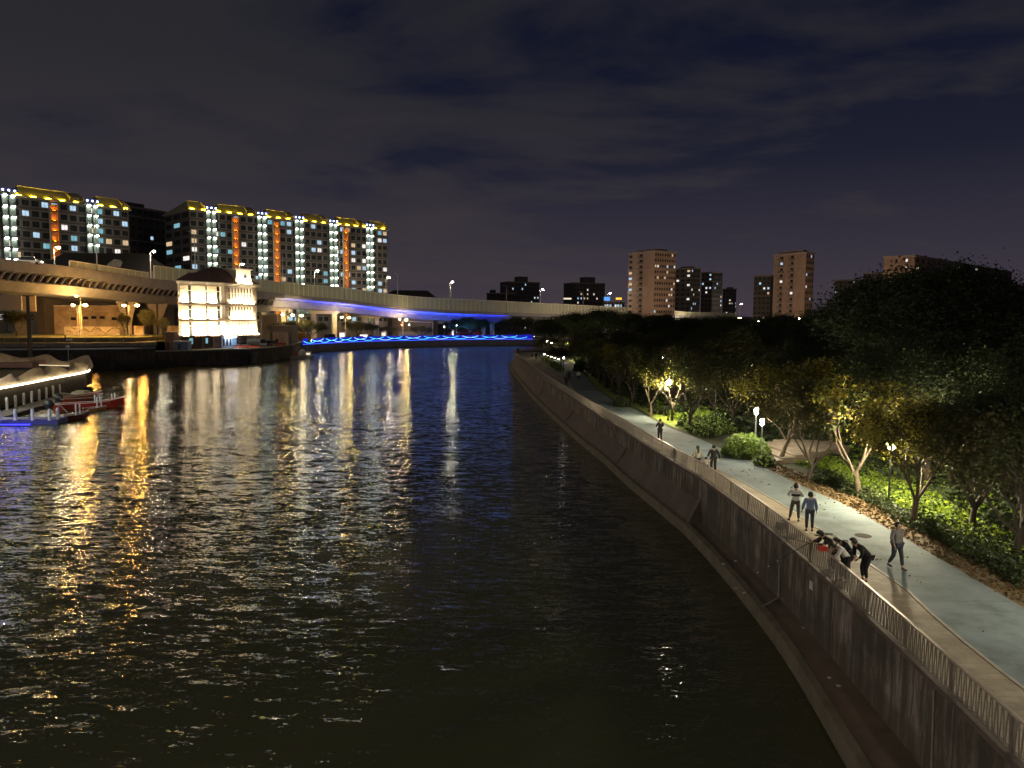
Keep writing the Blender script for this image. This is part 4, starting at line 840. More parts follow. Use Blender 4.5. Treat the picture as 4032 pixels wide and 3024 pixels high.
# piers
def pier(x, yb, Y, kind, lab, w=3.0, zt=None, zb=3.2):
    p = D(x, 1250, Y); t = thing('pier', lab, 'pier', (p.x, Y, zb), math.atan2(1, 1.6)); H_ = (zt or vz(x)-6.9)-zb
    if kind == 'tulip':
        a = MB()
        for sg in (-1, 1):
            prof = [(1.0, 0), (1.05, H_*.35), (1.5, H_*.6), (2.4, H_*.85), (3.0, H_)]
            vs = []; fs = []
            for w_, z_ in prof:
                x0 = sg*.25; x1 = sg*w_; vs += [(x0, -1.1, z_), (x1, -1.1, z_), (x1, 1.1, z_), (x0, 1.1, z_)]
            for k in range(len(prof)-1):
                for j in range(4): q = k*4+j; r_ = k*4+(j+1) % 4; fs.append((q, r_, r_+4, q+4))
            a.add(vs, fs)
            build(a, 'stem', mat('pier_concrete', (.62, .54, .44), (.52, .45, .36), .7, .8), t, world=False); a = MB()
    else:
        for sg in (-1, 1):
            a = MB(); a.box((sg*w, 0, H_/2), (1.7, 1.7, H_)); build(a, 'column', MATS.get('pier_concrete') or CONC, t, world=False)
        a = MB(); a.add([(-w-1, -1, H_-1.3), (w+1, -1, H_-1.3), (w+3, -1, H_), (-w-3, -1, H_), (-w-1, 1, H_-1.3), (w+1, 1, H_-1.3), (w+3, 1, H_), (-w-3, 1, H_)], [(0, 1, 2, 3), (5, 4, 7, 6), (0, 4, 5, 1), (1, 5, 6, 2), (3, 7, 4, 0)])
        build(a, 'cap_beam', MATS.get('pier_concrete') or CONC, t, world=False)
pier(618, 1290, 226, 'tulip', 'tulip-shaped viaduct pier glowing orange left of the white house', zb=6, zt=16.0)
pier(500, 1290, 215, 'tulip', 'rounded viaduct pier half hidden by ivy behind the lamps', zb=6, zt=17.0)
pier(1075, 1290, 283, 'pair', 'pair of viaduct columns right behind the white house', zt=15.8, w=3.6)
pier(1275, 1290, 307, 'pair', 'pair of broad viaduct columns behind the yellow truck', zt=15.0, w=4.2)
pier(1460, 1290, 332, 'pair', 'slim pair of viaduct columns left of the traffic signal arm', zt=13.4, w=2.6)
pier(1920, 1290, 378, 'pair', 'pair of viaduct columns between the round dark trees', zt=11.0, w=2.6)
pier(2360, 1290, 430, 'pair', 'viaduct columns almost hidden by the park trees', zt=10.4, w=2.6)
# shielded blue strip lights hung outside the deck edge, shining inwards on fascia and soffit
VRo = [p for p in resample(VR, 3.0) if 1120 < px_of(p) < 2010]
for i in range(0, len(VRo)-3, 3):
    a_, b_ = VRo[i], VRo[i+3]; d = (b_-a_).normalized(); n_ = Vector((-d.y, d.x, 0)).normalized(); x = px_of(a_); s_ = 330*(.12+.88*math.sin(math.pi*min(1, max(.03, (x-1120)/890)))**1.3)
    A = a_+n_*.12+Vector((0, 0, -3.0)); B = b_+n_*.12+Vector((0, 0, -3.0)); t = thing('strip_light', 'shielded blue strip light under the viaduct edge', 'strip light', tuple(A), group='blue strip lights under the viaduct')
    m_ = MB(); m_.add([A+n_*.02, B+n_*.02, B+n_*.16+Vector((0, 0, -.02)), A+n_*.16+Vector((0, 0, -.02))], [(0, 1, 2, 3)]); m_.v = [(v[0], v[1], v[2]+.02) for v in m_.v]; build(m_, 'tube', emit('blue_strip_%d' % int(s_/8), (.015, .05, 1.0), s_), t)
    m_ = MB(); m_.add([A, B, B+Vector((0, 0, .16)), A+Vector((0, 0, .16)), A+n_*.2+Vector((0, 0, -.05)), B+n_*.2+Vector((0, 0, -.05))], [(0, 3, 2, 1), (0, 1, 5, 4)]); build(m_, 'shield', VC, t)
    m_ = MB(); m_.tube([A+Vector((0, 0, .1)), a_+Vector((0, 0, -1.2))], .05, 4); build(m_, 'bracket', VC, t)

# ---------------------------------------------------------------- buildings
WIN = {}
def win_mesh(w, h, m, key):
    k = (round(w, 2), round(h, 2), key)
    if k not in WIN:
        a = MB(); a.bx(-w/2, w/2, -.06, .02, -h/2, h/2, 1); a.bx(-w/2+.1, -.05, -.09, -.03, -h/2+.1, h/2-.1, 0); a.bx(.05, w/2-.1, -.09, -.03, -h/2+.1, h/2-.1, 0)
        WIN[k] = a.mesh('window', [m, FRAMEW])
    return WIN[k]
FRAMEW = mat('window_frame', (.16, .15, .14), rough=.6)
def block(name, lab, p0, p1, depth, zb, zt, floors, ncol, wallm, seed, lit=.18, sides='R', nside=3, band=True, balcony=(), roofbox=None, grp=None, litmats=None, ww=.5, wh=.48, cat='building', nparts=100, parapet=.8, skip_below=0.0, fcols=None, xr=None):
    p0 = Vector(p0); p1 = Vector(p1); L = (p1-p0).length; rz = math.atan2(p1.y-p0.y, p1.x-p0.x); H_ = zt-zb; rn = random.Random(seed)
    if xr:      # depth that brings the far right corner to its place on the skyline
        nn = Vector((-math.sin(rz), math.cos(rz), 0)); depth = min((abs(px_of(p1+nn*dd+Vector((0, 0, zt)))-xr), dd) for dd in [6+.5*k for k in range(300)])[1]
    t = thing(name, lab, cat, (p0.x, p0.y, zb), rz, grp)
    a = MB(); a.bx(0, L, 0, depth, 0, H_); build(a, 'wall', wallm, t, world=False)
    if parapet:
        a = MB(); a.bx(-.35, L+.35, -.35, depth+.35, H_, H_+parapet); build(a, 'roof', mat('roof_edge', (.42, .36, .31), rough=.8), t, world=False)
    if roofbox:
        a = MB(); a.bx(L*roofbox[0], L*roofbox[1], depth*.2, depth*.7, H_+parapet, H_+parapet+roofbox[2]); build(a, 'roof_hut', wallm, t, world=False)
    fh = H_/floors; spots = []
    def face(n, length, place):
        cw = length/n
        for f_ in range(floors):
            z = (f_+.55)*fh
            if z < skip_below: continue
            for c in range(n):
                if fcols is not None and n == ncol and c not in fcols: continue
                spots.append((place((c+.5)*cw), z, cw*ww, fh*wh))
    face(ncol, L, lambda u: (u, 0, 0.0))
    if 'R' in sides: face(nside, depth, lambda u: (L, u, PI/2))
    if 'L' in sides: face(nside, depth, lambda u: (0, u, -PI/2))
    lm = litmats or [W_COOL, W_COOL, W_WHITE, W_CYAN, W_WARM]
    rn.shuffle(spots); spots.sort(key=lambda s: 0 if rn.random() < lit else 1); nl = int(len(spots)*lit); rest = MB()
    for i, ((x, y, r), z, w, h) in enumerate(spots):
        on = i < nl; m = rn.choice(lm) if on else GLASSD
        if i < nparts:
            o = link('window', win_mesh(w, h, m, m.name), t); o.location = (x, y, z); o.rotation_euler = (0, 0, r)
            if on: o['label'] = 'lit window'
        else:
            ca, sa = math.cos(r), math.sin(r)
            for (dx, dy, dz) in ((-w/2, -.05, -h/2),):
                c = [(-w/2, -.05, -h/2), (w/2, -.05, -h/2), (w/2, -.05, h/2), (-w/2, -.05, h/2)]
                rest.add([(x+q[0]*ca-q[1]*sa, y+q[0]*sa+q[1]*ca, z+q[2]) for q in c], [(0, 1, 2, 3)])
    if rest.v: tag(build(rest, 'windows', GLASSD, t, world=False), kind='stuff')
    if band:
        for f_ in range(0, floors+1, 3 if band is True else band):
            a = MB(); a.bx(-.25, L+.25, -.28, depth+.2, f_*fh-.15, f_*fh+.2); build(a, 'floor_band', mat('pale_band', (.45, .36, .30), rough=.7), t, world=False)
    cw = L/ncol
    for c in balcony:
        for f_ in range(floors):
            if f_*fh < skip_below: continue
            a = MB(); u = (c+.5)*cw; a.bx(u-cw*.42, u+cw*.42, -1.2, 0, f_*fh+.05, f_*fh+.22); a.bx(u-cw*.42, u+cw*.42, -1.2, -1.1, f_*fh+.22, f_*fh+1.15)
            build(a, 'balcony', mat('balcony_panel', (.22, .19, .17), (.16, .14, .12), .7), t, world=False)
    return t, L, H_, fh
AW = mat('apartment_render', (.27, .235, .20), (.20, .175, .15), .85, .15)
AD = mat('apartment_dark', (.12, .10, .09), (.08, .07, .065), .85, .2)
RB = mat('red_brick', (.40, .275, .22), (.32, .215, .17), .85, .25)
GB = mat('grey_render', (.16, .145, .13), (.12, .11, .10), .85, .25)
# long floodlit blocks
YUP = emit('yellow_flood', (1.0, .66, .01), 420); OUP = emit('orange_flood', (1.0, .22, .004), 130); WUP = emit('white_flood', (.92, 1.0, .90), 42); BUP = emit('blue_spot', (.25, .35, 1.0), 25)
YROOF = mat('yellow_roof', (.50, .46, .26), (.40, .37, .2), .7, .8)
def ucol(P0, P1, xpx):                # distance along the facade where the sight line of pixel column x crosses it
    d = ray(xpx, 1200); P0 = Vector(P0); P1 = Vector(P1); e = (P1-P0).normalized(); den = d.x*e.y-d.y*e.x
    return (P0.y*d.x-P0.x*d.y)/(-den) if abs(den) > 1e-6 else 0
def floodlit(lab, P0, P1, depth, zt, floors, cols_w, cols_o, seed, ncol, sides):
    t, L, H_, fh = block('apartment_block', lab, P0, P1, depth, 3.2, zt, floors, ncol, AW, seed, .27, sides, 3, False, (), None, parapet=0, ww=.72, wh=.56, skip_below=8)
    a = MB(); a.bx(-.8, L+.8, -.9, depth+.8, H_, H_+.35); build(a, 'eave', mat('eave_white', (.55, .52, .46), rough=.7), t, world=False)
    us = [ucol(P0, P1, x) for x in cols_w]; uo = [ucol(P0, P1, x) for x in cols_o]
    # bays: dark glazed balcony bands between pilasters
    for f_ in range(floors):
        if f_*fh < 9: continue
        a = MB(); a.bx(0, L, -.35, 0, f_*fh-.12, f_*fh+.55); build(a, 'spandrel', mat('spandrel', (.15, .13, .11), (.11, .095, .08), .8, .5), t, world=False)
    for u in us:                       # stair columns: pale pilaster pair with down-lights
        for o_ in (-1.15, 1.15):
            a = MB(); a.bx(u+o_-.8, u+o_+.8, -.8, -.36, 4, H_+1.2); build(a, 'pilaster', mat('pilaster_pale', (.20, .23, .20), (.15, .18, .15), .7, .6), t, world=False)
            for f_ in range(floors):
                if (f_+1)*fh < 11: continue
                z = (f_+1)*fh; o = link('down_light', DLM, t); o.location = (u+o_, -1.15, z)
        a = MB(); a.bx(u-2.6, u+2.6, -1.2, -.3, H_+1.2, H_+2.2); build(a, 'column_head', AD, t, world=False)
        for k in range(3): o = link('blue_spot', BLM, t); o.location = (u-1.7+1.7*k, -1.35, H_+1.6)
    for u in uo:
        a = MB(); a.bx(u-1.1, u+1.1, -.5, -.36, 4, H_-1); a.bx(u-1.35, u-1.1, -1.3, -.36, 4, H_-1); a.bx(u+1.1, u+1.35, -1.3, -.36, 4, H_-1); build(a, 'orange_recess', mat('recess_render', (.5, .38, .26), rough=.8), t, world=False)
        for f_ in range(3, floors):
            o = link('orange_light', OLM, t); o.location = (u, -1.25, f_*fh+.3)
            a = MB(); a.bx(u-1.1, u+1.1, -1.2, -.5, f_*fh, f_*fh+.3); build(a, 'recess_sill', AD, t, world=False)
    # broken hip roofs between the columns
    cuts = sorted([-.8]+us+[L+.8])
    for a0_, a1_ in zip(cuts, cuts[1:]):
        if a1_-a0_ < 5: continue
        x0, x1 = a0_+(1.5 if a0_ > 0 else 0), a1_-(1.5 if a1_ < L else 0); hr = 3.7; z = H_+.36; w = x1-x0; i0 = min(3.5, w*.2)
        rf = MB(); rf.add([(x0, -.9, z), (x1, -.9, z), (x1, depth+.8, z), (x0, depth+.8, z), (x0+i0, 4.2, z+hr), (x1-i0, 4.2, z+hr)], [(0, 1, 5, 4), (1, 2, 5), (2, 3, 4, 5), (3, 0, 4)])
        r_ = build(rf, 'roof', YROOF, t, world=False)
        gx = x1-min(6, w*.3); gf = MB(); gf.add([(gx, -.95, z), (x1-.2, -.95, z), (x1-.2, 4.2, z+.1), (gx, 4.2, z+.1), (gx+1.4, .9, z+1.9), (x1-.8, .9, z+2.4), (x1-.8, 4.0, z+3.9), (gx+1.4, 4.0, z+3.75)], [(0, 1, 5, 4), (3, 0, 4, 7), (1, 2, 6, 5), (4, 5, 6, 7)])
        build(gf, 'dormer', YROOF, t, world=False)
        u = x0+1.5
        while u < x1-1: o = link('roof_light', RLM, t); o.location = (u, -.75, z+.18); u += 4.4
        rd = MB(); rd.tube([(x0+i0, 4.2, z+hr+.1), (x1-i0, 4.2, z+hr+.1)], .14, 5); build(rd, 'ridge', mat('ridge_cap', (.7, .66, .5), rough=.6), t, world=False)
    return t
a = MB(); a.add([(-.5, -.2, 0), (.5, -.2, 0), (.5, .25, 0), (-.5, .25, 0)], [(0, 3, 2, 1)]); a.bx(-.5, .5, -.3, -.2, -.12, .16, 0); a.bx(-.6, .6, -.2, .3, .02, .2, 1); DLM = a.mesh('down_light', [WUP, WHITE])
a = MB(); a.bx(-.22, .22, -.05, .15, -.22, .22); BLM = a.mesh('blue_spot', BUP)
a = MB(); a.add([(-.4, -.15, 0), (.4, -.15, 0), (.4, .2, 0), (-.4, .2, 0)], [(0, 1, 2, 3)]); a.bx(-.45, .45, -.2, .25, -.15, -.02, 1); OLM = a.mesh('orange_light', [OUP, DARK])
a = MB(); a.add([(-.7, -.15, .1), (.7, -.15, .1), (.7, .25, -.0), (-.7, .25, -.0)], [(0, 1, 2, 3)]); a.bx(-.75, .75, -.25, .25, -.15, -.03, 1); RLM = a.mesh('roof_light', [YUP, DARK])
B0 = D(758, 1250, 298); B1 = D(1527, 1250, 362)
floodlit('long apartment block with yellow roofs and five columns of white lights', (B0.x, B0.y, 0), (B1.x, B1.y, 0), 26, 53.2, 15, [837, 1034, 1179, 1312, 1454], [930, 1090, 1360], 21, 32, 'L')
A0 = D(-150, 1250, 232); A1 = D(520, 1250, 276)
floodlit('apartment block at the left edge with a yellow roof and two columns of white lights', (A0.x, A0.y, 0), (A1.x, A1.y, 0), 16, 49.8, 14, [49, 372], [222], 22, 18, 'L')
q = lambda x, Y: (D(x, 1250, Y).x, Y, 0)
block('apartment_block', 'unlit dark apartment block in the gap between the two yellow-roofed ones', q(500, 330), q(665, 350), 15, 3.2, 59, 16, 7, AD, 31, .03, '', balcony=(), roofbox=(.1, .6, 2))
W2 = [W_WHITE, W_COOL, W_WARM]
block('apartment_tower', 'tall reddish tower with pale bands, tallest right of the river', q(2470, 430), q(2572, 412), 52, 3, 48.7, 15, 5, RB, 41, .14, 'R', 9, 4, (2,), (.15, .9, 1.2), 'towers beyond the park', W2, ww=.6, fcols=(0, 2), xr=2662)
block('apartment_tower', 'grey tower directly right of the tallest reddish one', q(2655, 520), q(2718, 510), 55, 3, 46.5, 14, 3, GB, 42, .14, 'R', 5, 4, (), (.2, .8, 1), 'towers beyond the park', W2, xr=2758)
block('apartment_tower', 'second grey tower, lower and further right behind the park', q(2757, 560), q(2800, 552), 52, 3, 46.5, 14, 3, GB, 43, .12, 'R', 5, 4, (), None, 'towers beyond the park', W2, xr=2845)
block('apartment_tower', 'small pale far tower between two groups of dark towers', q(2843, 760), q(2878, 750), 50, 3, 43, 13, 3, AW, 44, .12, 'R', 4, False, (), (.3, .8, 1.5), 'towers beyond the park', W2, xr=2900)
block('apartment_tower', 'reddish tower with pale bands in the middle of the park skyline', q(3040, 420), q(3165, 402), 30, 3, 47.6, 14, 6, RB, 45, .16, 'RL', 4, 4, (1, 3), (.12, .85, 1.3), 'towers beyond the park', W2, ww=.5, fcols=(1, 3), xr=3207)
block('apartment_tower', 'dark stepped tower hiding behind the middle reddish tower', q(2964, 500), q(3030, 492), 20, 3, 41, 12, 4, GB, 46, .08, 'L', 4, 4, (), None, 'towers beyond the park', W2)
block('apartment_tower', 'plain dark tower standing alone left of the long reddish block', q(3281, 500), q(3378, 490), 22, 3, 38.5, 12, 6, GB, 47, .06, 'LR', 4, False, (), None, 'towers beyond the park', W2)
block('apartment_tower', 'dark tower wedged beside the long reddish block', q(3392, 460), q(3470, 452), 20, 3, 40.5, 12, 5, GB, 48, .06, 'L', 4, False, (), None, 'towers beyond the park', W2)
block('apartment_block', 'long reddish block receding behind the tallest park trees', q(3470, 331.5), q(3590, 322.5), 130, 3, 39.5, 11, 6, RB, 49, .08, 'RL', 22, 3, (), None, 'towers beyond the park', W2, ww=.45, fcols=(2, 4), xr=3985)
block('apartment_tower', 'distant dark block with a rooftop tower, left of centre skyline', q(2000, 640), q(2123, 650), 20, 3, 43, 11, 10, GB, 50, .13, '', 4, False, (), (.38, .68, 4.5), 'blocks beyond the viaduct', W2, ww=.4)
block('apartment_tower', 'distant dark block with scattered lit windows left of the billboards', q(2256, 640), q(2380, 650), 20, 3, 42.5, 11, 10, GB, 51, .22, '', 4, False, (), (.42, .75, 5), 'blocks beyond the viaduct', W2, ww=.4)
block('low_building', 'low dark rooftop cluster beside the distant block with a rooftop tower', q(1916, 600), q(2030, 600), 20, 3, 32, 8, 8, AD, 52, .05, '', 3, False, (), (.1, .3, 2.5), 'blocks beyond the viaduct', W2)
block('office_building', 'small white lit rooftop building behind the barrier left of the tall tower', q(2378, 560), q(2458, 560), 12, 3, 24.5, 5, 8, CONC, 53, .7, '', 3, False, (), None, None, [W_WHITE, W_COOL], ww=.8)
def hoard(lab, x0, x1, y0, y1, Y, m, name='billboard', pm=None):
    a, b = D(x0, y1, Y), D(x1, y0, Y); t = thing(name, lab, name.replace('_', ' '), ((a.x+b.x)/2, Y, 3.2)); k = MB(); k.bx(a.x, b.x, Y-.15, Y+.15, a.z, b.z); build(k, 'panel', m, t)
    k = MB(); k.bx(a.x-.15, b.x+.15, Y-.2, Y+.2, b.z, b.z+.15); k.bx(a.x-.15, b.x+.15, Y-.2, Y+.2, a.z-.15, a.z); build(k, 'board_frame', DARK, t)
    for u in (.2, .8): k = MB(); k.bx(a.x+(b.x-a.x)*u-.15, a.x+(b.x-a.x)*u+.15, Y+.0, Y+.3, 3.2, a.z-.15); build(k, 'post', DARK, t)
    return t
hoard('glowing blue billboard left of the tall reddish tower', 2378, 2402, 1169, 1184, 540, emit('sign_blue', (.12, .4, 1.0), 1.0))
hoard('glowing orange rooftop sign next to the blue billboard', 2425, 2448, 1172, 1180, 545, emit('sign_orange', (1, .5, .05), 1.6))
hoard('pale warm sign strip left of the distant lit block', 2219, 2250, 1173, 1179, 540, emit('sign_warm', (1, .85, .6), 1.0))
hoard('large grey road sign seen from behind above the viaduct end', 2482, 2555, 1188, 1232, 470, mat('sign_back', (.5, .48, .42), rough=.6), 'road_sign')
# old hip-roofed houses behind the viaduct
def hiproof(lab, x0, x1, yr, ye, Y, depth, grp='dark roofs behind the viaduct'):
    a, b = D(x0, ye, Y), D(x1, ye, Y); zr = D(x0, yr, Y).z; t = thing('roofed_house', lab, 'house', (a.x, Y, 3.2), group=grp); z = a.z
    k = MB(); k.bx(a.x+.5, b.x-.5, Y+.5, Y+depth-.5, 3.2, z); build(k, 'wall', AD, t)
    k = MB(); i0 = (b.x-a.x)*.18; k.add([(a.x, Y, z), (b.x, Y, z), (b.x, Y+depth, z), (a.x, Y+depth, z), (a.x+i0, Y+depth/2, zr), (b.x-i0, Y+depth/2, zr)], [(0, 1, 5, 4), (1, 2, 5), (2, 3, 4, 5), (3, 0, 4), (0, 3, 2, 1)]); build(k, 'roof', ROOFD, t); return t
hr_ = hiproof('broad black hip roof with a pale dormer rising behind the viaduct', 130, 640, 990, 1062, 236, 9)
k = MB(); c = D(452, 1035, 235); k.add([(c.x-2.4, 235, c.z-1.2), (c.x+.8, 235, c.z-1.2), (c.x+.8, 235, c.z+.4), (c.x-.1, 235, c.z+1.2), (c.x-2.4, 235, c.z-.5), (c.x-2.4, 239, c.z-1.2), (c.x+.8, 239, c.z-1.2), (c.x+.8, 239, c.z+.4), (c.x-.1, 239, c.z+1.2), (c.x-2.4, 239, c.z-.5)], [(0, 1, 2, 3, 4), (2, 7, 8, 3), (3, 8, 9, 4), (1, 6, 7, 2), (0, 4, 9, 5)]); build(k, 'dormer', CONC, hr_)
hiproof('long low black roof behind the viaduct beyond the long apartment block', 1500, 1715, 1140, 1172, 385, 16)

# ---------------------------------------------------------------- the floodlit white house
HP0 = Vector((D(703, 1250, 194).x, 194, 0)); HP1 = Vector((D(1012, 1250, 216).x, 216, 0))
HL = (HP1-HP0).length; HRZ = math.atan2(HP1.y-HP0.y, HP1.x-HP0.x); HD = 9.0; HB = 3.75; SK = 8.2
def UH(x): return ucol(HP0, HP1, x)
ho = thing('white_house', 'white floodlit waterside house with a brown hip roof and a small white tower', 'house', (HP0.x, HP0.y, HB), HRZ)
HW = mat('house_stucco', (.80, .72, .60), (.70, .61, .48), .8, .9); HS = mat('house_stone', (.42, .32, .24), (.20, .15, .11), .85, 2.2, stretch=(.5, .5, 2)); HBR = mat('house_base', (.22, .15, .12), (.13, .095, .08), .85, 1.5, stretch=(1, 1, 3))
zE = 21.0-HB; F = [(16.0, 20.5), (11.75, 15.3), (7.45, 11.1)]
k = MB(); k.prism([(0, 0), (HL, 0), (HL, HD), (SK, HD)], 7.0-HB, zE); build(k, 'wall', HW, ho, world=False)
k = MB(); k.prism([(.8, .5), (HL-3.4, .5), (HL-3.4, HD-.5), (SK, HD-.5)], 0, 7.0-HB); build(k, 'base_wall', HBR, ho, world=False)
k = MB(); k.prism([(-1.2, -.9), (HL+.7, -.9), (HL+.7, HD+.7), (SK-.4, HD+.7)], zE, zE+.35); k.prism([(-.9, -.65), (HL+.5, -.65), (HL+.5, HD+.5), (SK-.2, HD+.5)], zE-.3, zE); build(k, 'cornice', HW, ho, world=False)
u1 = UH(879)
for z0, z1 in F:
    k = MB(); k.bx(-.3, HL+.3, -.55, 0, z0-HB-.62, z0-HB-.22); build(k, 'ledge', HS, ho, world=False)
def strip_light(u0, u1_, z, s, name='strip_light', y=-.48):
    k = MB(); k.add([(u0, y-.09, z), (u1_, y-.09, z), (u1_, y+.09, z), (u0, y+.09, z)], [(0, 1, 2, 3)]); k.bx(u0, u1_, y-.1, y+.1, z-.08, z-.005, 1); k.add([(u0, y-.12, z-.10), (u1_, y-.12, z-.10), (u1_, y-.12, z+.10), (u0, y-.12, z+.10)], [(0, 1, 2, 3)], 2); build(k, name, [emit('flood_%d' % s, (1.0, .80, .50), s), DARK, emit('flood_lens', (1.0, .78, .50), 60)], ho, world=False)  # glowing front lip added to every strip for stronger streaks on the water
for fi, (z0, z1) in enumerate(F):
    z0 -= HB; z1 -= HB
    for xa, xb in ((741, 753), (809, 816), (854, 865)):
        a_, b_ = UH(xa), UH(xb); k = MB(); k.bx(a_, b_, -.04, .1, z0, z1-.3, 0); k.bx(a_-.08, a_, -.1, .05, z0, z1-.3, 1); k.bx(b_, b_+.08, -.1, .05, z0, z1-.3, 1); k.bx(a_, b_, -.1, -.04, z0+(z1-z0)*.62, z0+(z1-z0)*.66, 1); build(k, 'window', [GLASSD, HW], ho, world=False)
    for xa, xb in ((708, 740), (755, 807), (818, 852)):   # relief panels
        a_, b_ = UH(xa), UH(xb); k = MB(); k.bx(a_, b_, -.12, 0, z0-.1, z1-.25); build(k, 'relief_panel', mat('relief', (.82, .70, .52), (.50, .36, .24), .8, .9, stretch=(.5, .5, 2.6), detail=7, bump=.15), ho, world=False)
        strip_light(a_+.3, b_-.3, z0-.05, 1500 if fi < 2 else 2300)
    for xa, xb in ((884, 898), (993, 1008)):
        a_, b_ = UH(xa), UH(xb); k = MB(); k.bx(a_, b_, -.25, 0, z0-.2, z1-.1); build(k, 'pilaster', HS, ho, world=False)
    k = MB(); a_, b_ = UH(868), UH(882); k.bx(a_, b_, -.3, 0, z0-.2, z1-.1); build(k, 'corner_pilaster', HW, ho, world=False)
    us_ = [UH(900+i*11.9) for i in range(9)]
    for i in range(8):
        c0, c1 = us_[i], us_[i+1]; k = MB(); k.bx(c0+.08, c0+(c1-c0)*.42, -.04, .1, z0+.5, z1-.4, 0); k.bx(c0+.08, c0+(c1-c0)*.42, -.09, -.04, z0+(z1-z0)*.55, z0+(z1-z0)*.6, 1); build(k, 'window', [GLASSD, HW], ho, world=False)
        k = MB(); k.bx(c0+(c1-c0)*.5, c1-.02, -.22, 0, z0-.1, z1-.25); build(k, 'column', HW, ho, world=False)
        strip_light(c0+(c1-c0)*.5, c1-.05, z0-.05, 2000, 'column_light')
strip_light(UH(866), UH(898), F[2][0]-HB, 2600, 'flood_light', -.9); strip_light(UH(990), UH(1008), F[2][0]-HB, 2600, 'flood_light', -.9); strip_light(UH(818), UH(852), F[2][0]-HB+.0, 1000, 'flood_light', -.7)
k = MB(); zr = zE+.36
ax_, bx_ = UH(770), UH(845)
k.add([(-1.2, -.9, zr), (HL+.7, -.9, zr), (HL+.7, HD+.7, zr), (SK-.4, HD+.7, zr), (6.5, HD*.5, zr+2.2), (10.0, HD*.45, zr+2.3), (14, HD*.5, zr+4.5), (HL-4, HD*.5, zr+3.6)], [(0, 5, 4), (0, 1, 6, 5), (1, 7, 6), (1, 2, 7), (2, 3, 4, 5, 6, 7), (3, 0, 4)])
rr = build(k, 'roof', TILE, ho, world=False)
k = MB(); k.tube([(13.5, -.7, zr+.15), (14, HD*.5, zr+4.6)], .12, 5); k.tube([(6.5, HD*.5, zr+2.3), (10, HD*.45, zr+2.4)], .12, 5); build(k, 'ridge', mat('ridge_tile', (.3, .16, .11), rough=.6), ho, world=False)
ta, tb = UH(939), UH(990)
k = MB(); tz0, tz1 = zE+.4, 25.1-HB; k.bx(HL-7.2, HL-2.2, -.3, 4.2, zE-.2, tz1); tw = build(k, 'tower', HW, ho, world=False)
k = MB(); k.bx(HL-7.7, HL-1.7, -.7, 4.7, tz1, tz1+.4); build(k, 'tower_cornice', HW, tw, world=False)
k = MB(); k.bx(HL-4.6, HL-3.6, -.42, -.3, zE+1.7, zE+2.7); build(k, 'tower_window', GLASSD, tw, world=False)
strip_light(HL-7.0, HL-2.4, zE+.5, 900, 'tower_light', -.8)
for xa, xb, w_ in ((746, 760, W_CYAN), (811, 819, W_CYAN)):
    a_, b_ = UH(xa), UH(xb); k = MB(); k.bx(a_, b_, .42, .52, 1.4, 2.8, 0); k.bx(a_-.1, b_+.1, .38, .44, 1.25, 1.4, 1); build(k, 'ground_window', [w_, CONC], ho, world=False)
for xa in (795, 838): k = MB(); a_ = UH(xa); k.bx(a_, a_+.3, .2, .5, 0, 3.2); build(k, 'base_pier', HS, ho, world=False)
k = MB(); a_, b_ = UH(872), UH(930); k.bx(a_, b_, .25, .45, 0, 3.2, 0)
for i in range(3): k.bx(a_+.4+i*1.1, a_+.9+i*1.1, .2, .26, .6, 2.6, 1)
build(k, 'blue_lit_entrance', [mat('entrance_panel', (.45, .50, .62), rough=.5), GLASSD], ho, world=False)
k = MB(); a_ = UH(912); k.bx(a_, a_+1.4, .1, .2, .8, 2.7); build(k, 'lit_door', emit('door_blue', (.35, .62, 1.0), .55, .4), ho, world=False)
k = MB(); k.bx(UH(885), UH(925), -.4, .0, 2.95, 3.05); build(k, 'entrance_light', emit('entr', (.7, .8, 1.0), 60), ho, world=False)

# things on the quay round the house
def hut(name, lab, cat, x0, x1, yt, yb, Y, m, roofm=None, depth=3.0, zb=3.75):
    a, b = D(x0, yb, Y), D(x1, yt, Y); t = thing(name, lab, cat, (a.x, Y, zb)); k = MB(); k.bx(a.x, b.x, Y, Y+depth, zb, b.z); build(k, 'wall', m, t)
    k = MB(); k.bx(a.x-.2, b.x+.2, Y-.25, Y+depth+.2, b.z, b.z+.22); build(k, 'roof', roofm or GREYM, t)
    w = b.x-a.x; k = MB(); k.bx(a.x+w*.25, a.x+w*.45, Y-.05, Y, zb+.05, zb+min(2.0, (b.z-zb)*.8)); build(k, 'door', DARK, t); return t
hut('blue_hut', 'small blue hut with a pale roof at the left foot of the white house', 'hut', 688, 738, 1346, 1383, 186.5, mat('blue_panel', (.10, .16, .30), (.07, .12, .24), .6), WHITE, 2.4)
hut('brick_hut', 'brown brick hut between the quay walkway and the blue hut', 'hut', 650, 684, 1310, 1372, 188, HBR, CONC, 3)
hut('guard_house', 'pale guard house with a cream front near the curved quay end', 'hut', 1074, 1120, 1308, 1366, 228, mat('cream_front', (.85, .62, .45), rough=.7), CONC, 4)
hut('pump_house', 'dark grey pump house behind the cream guard house', 'hut', 1064, 1148, 1284, 1362, 240, mat('pump_grey', (.20, .18, .19), rough=.7), CONC, 7)
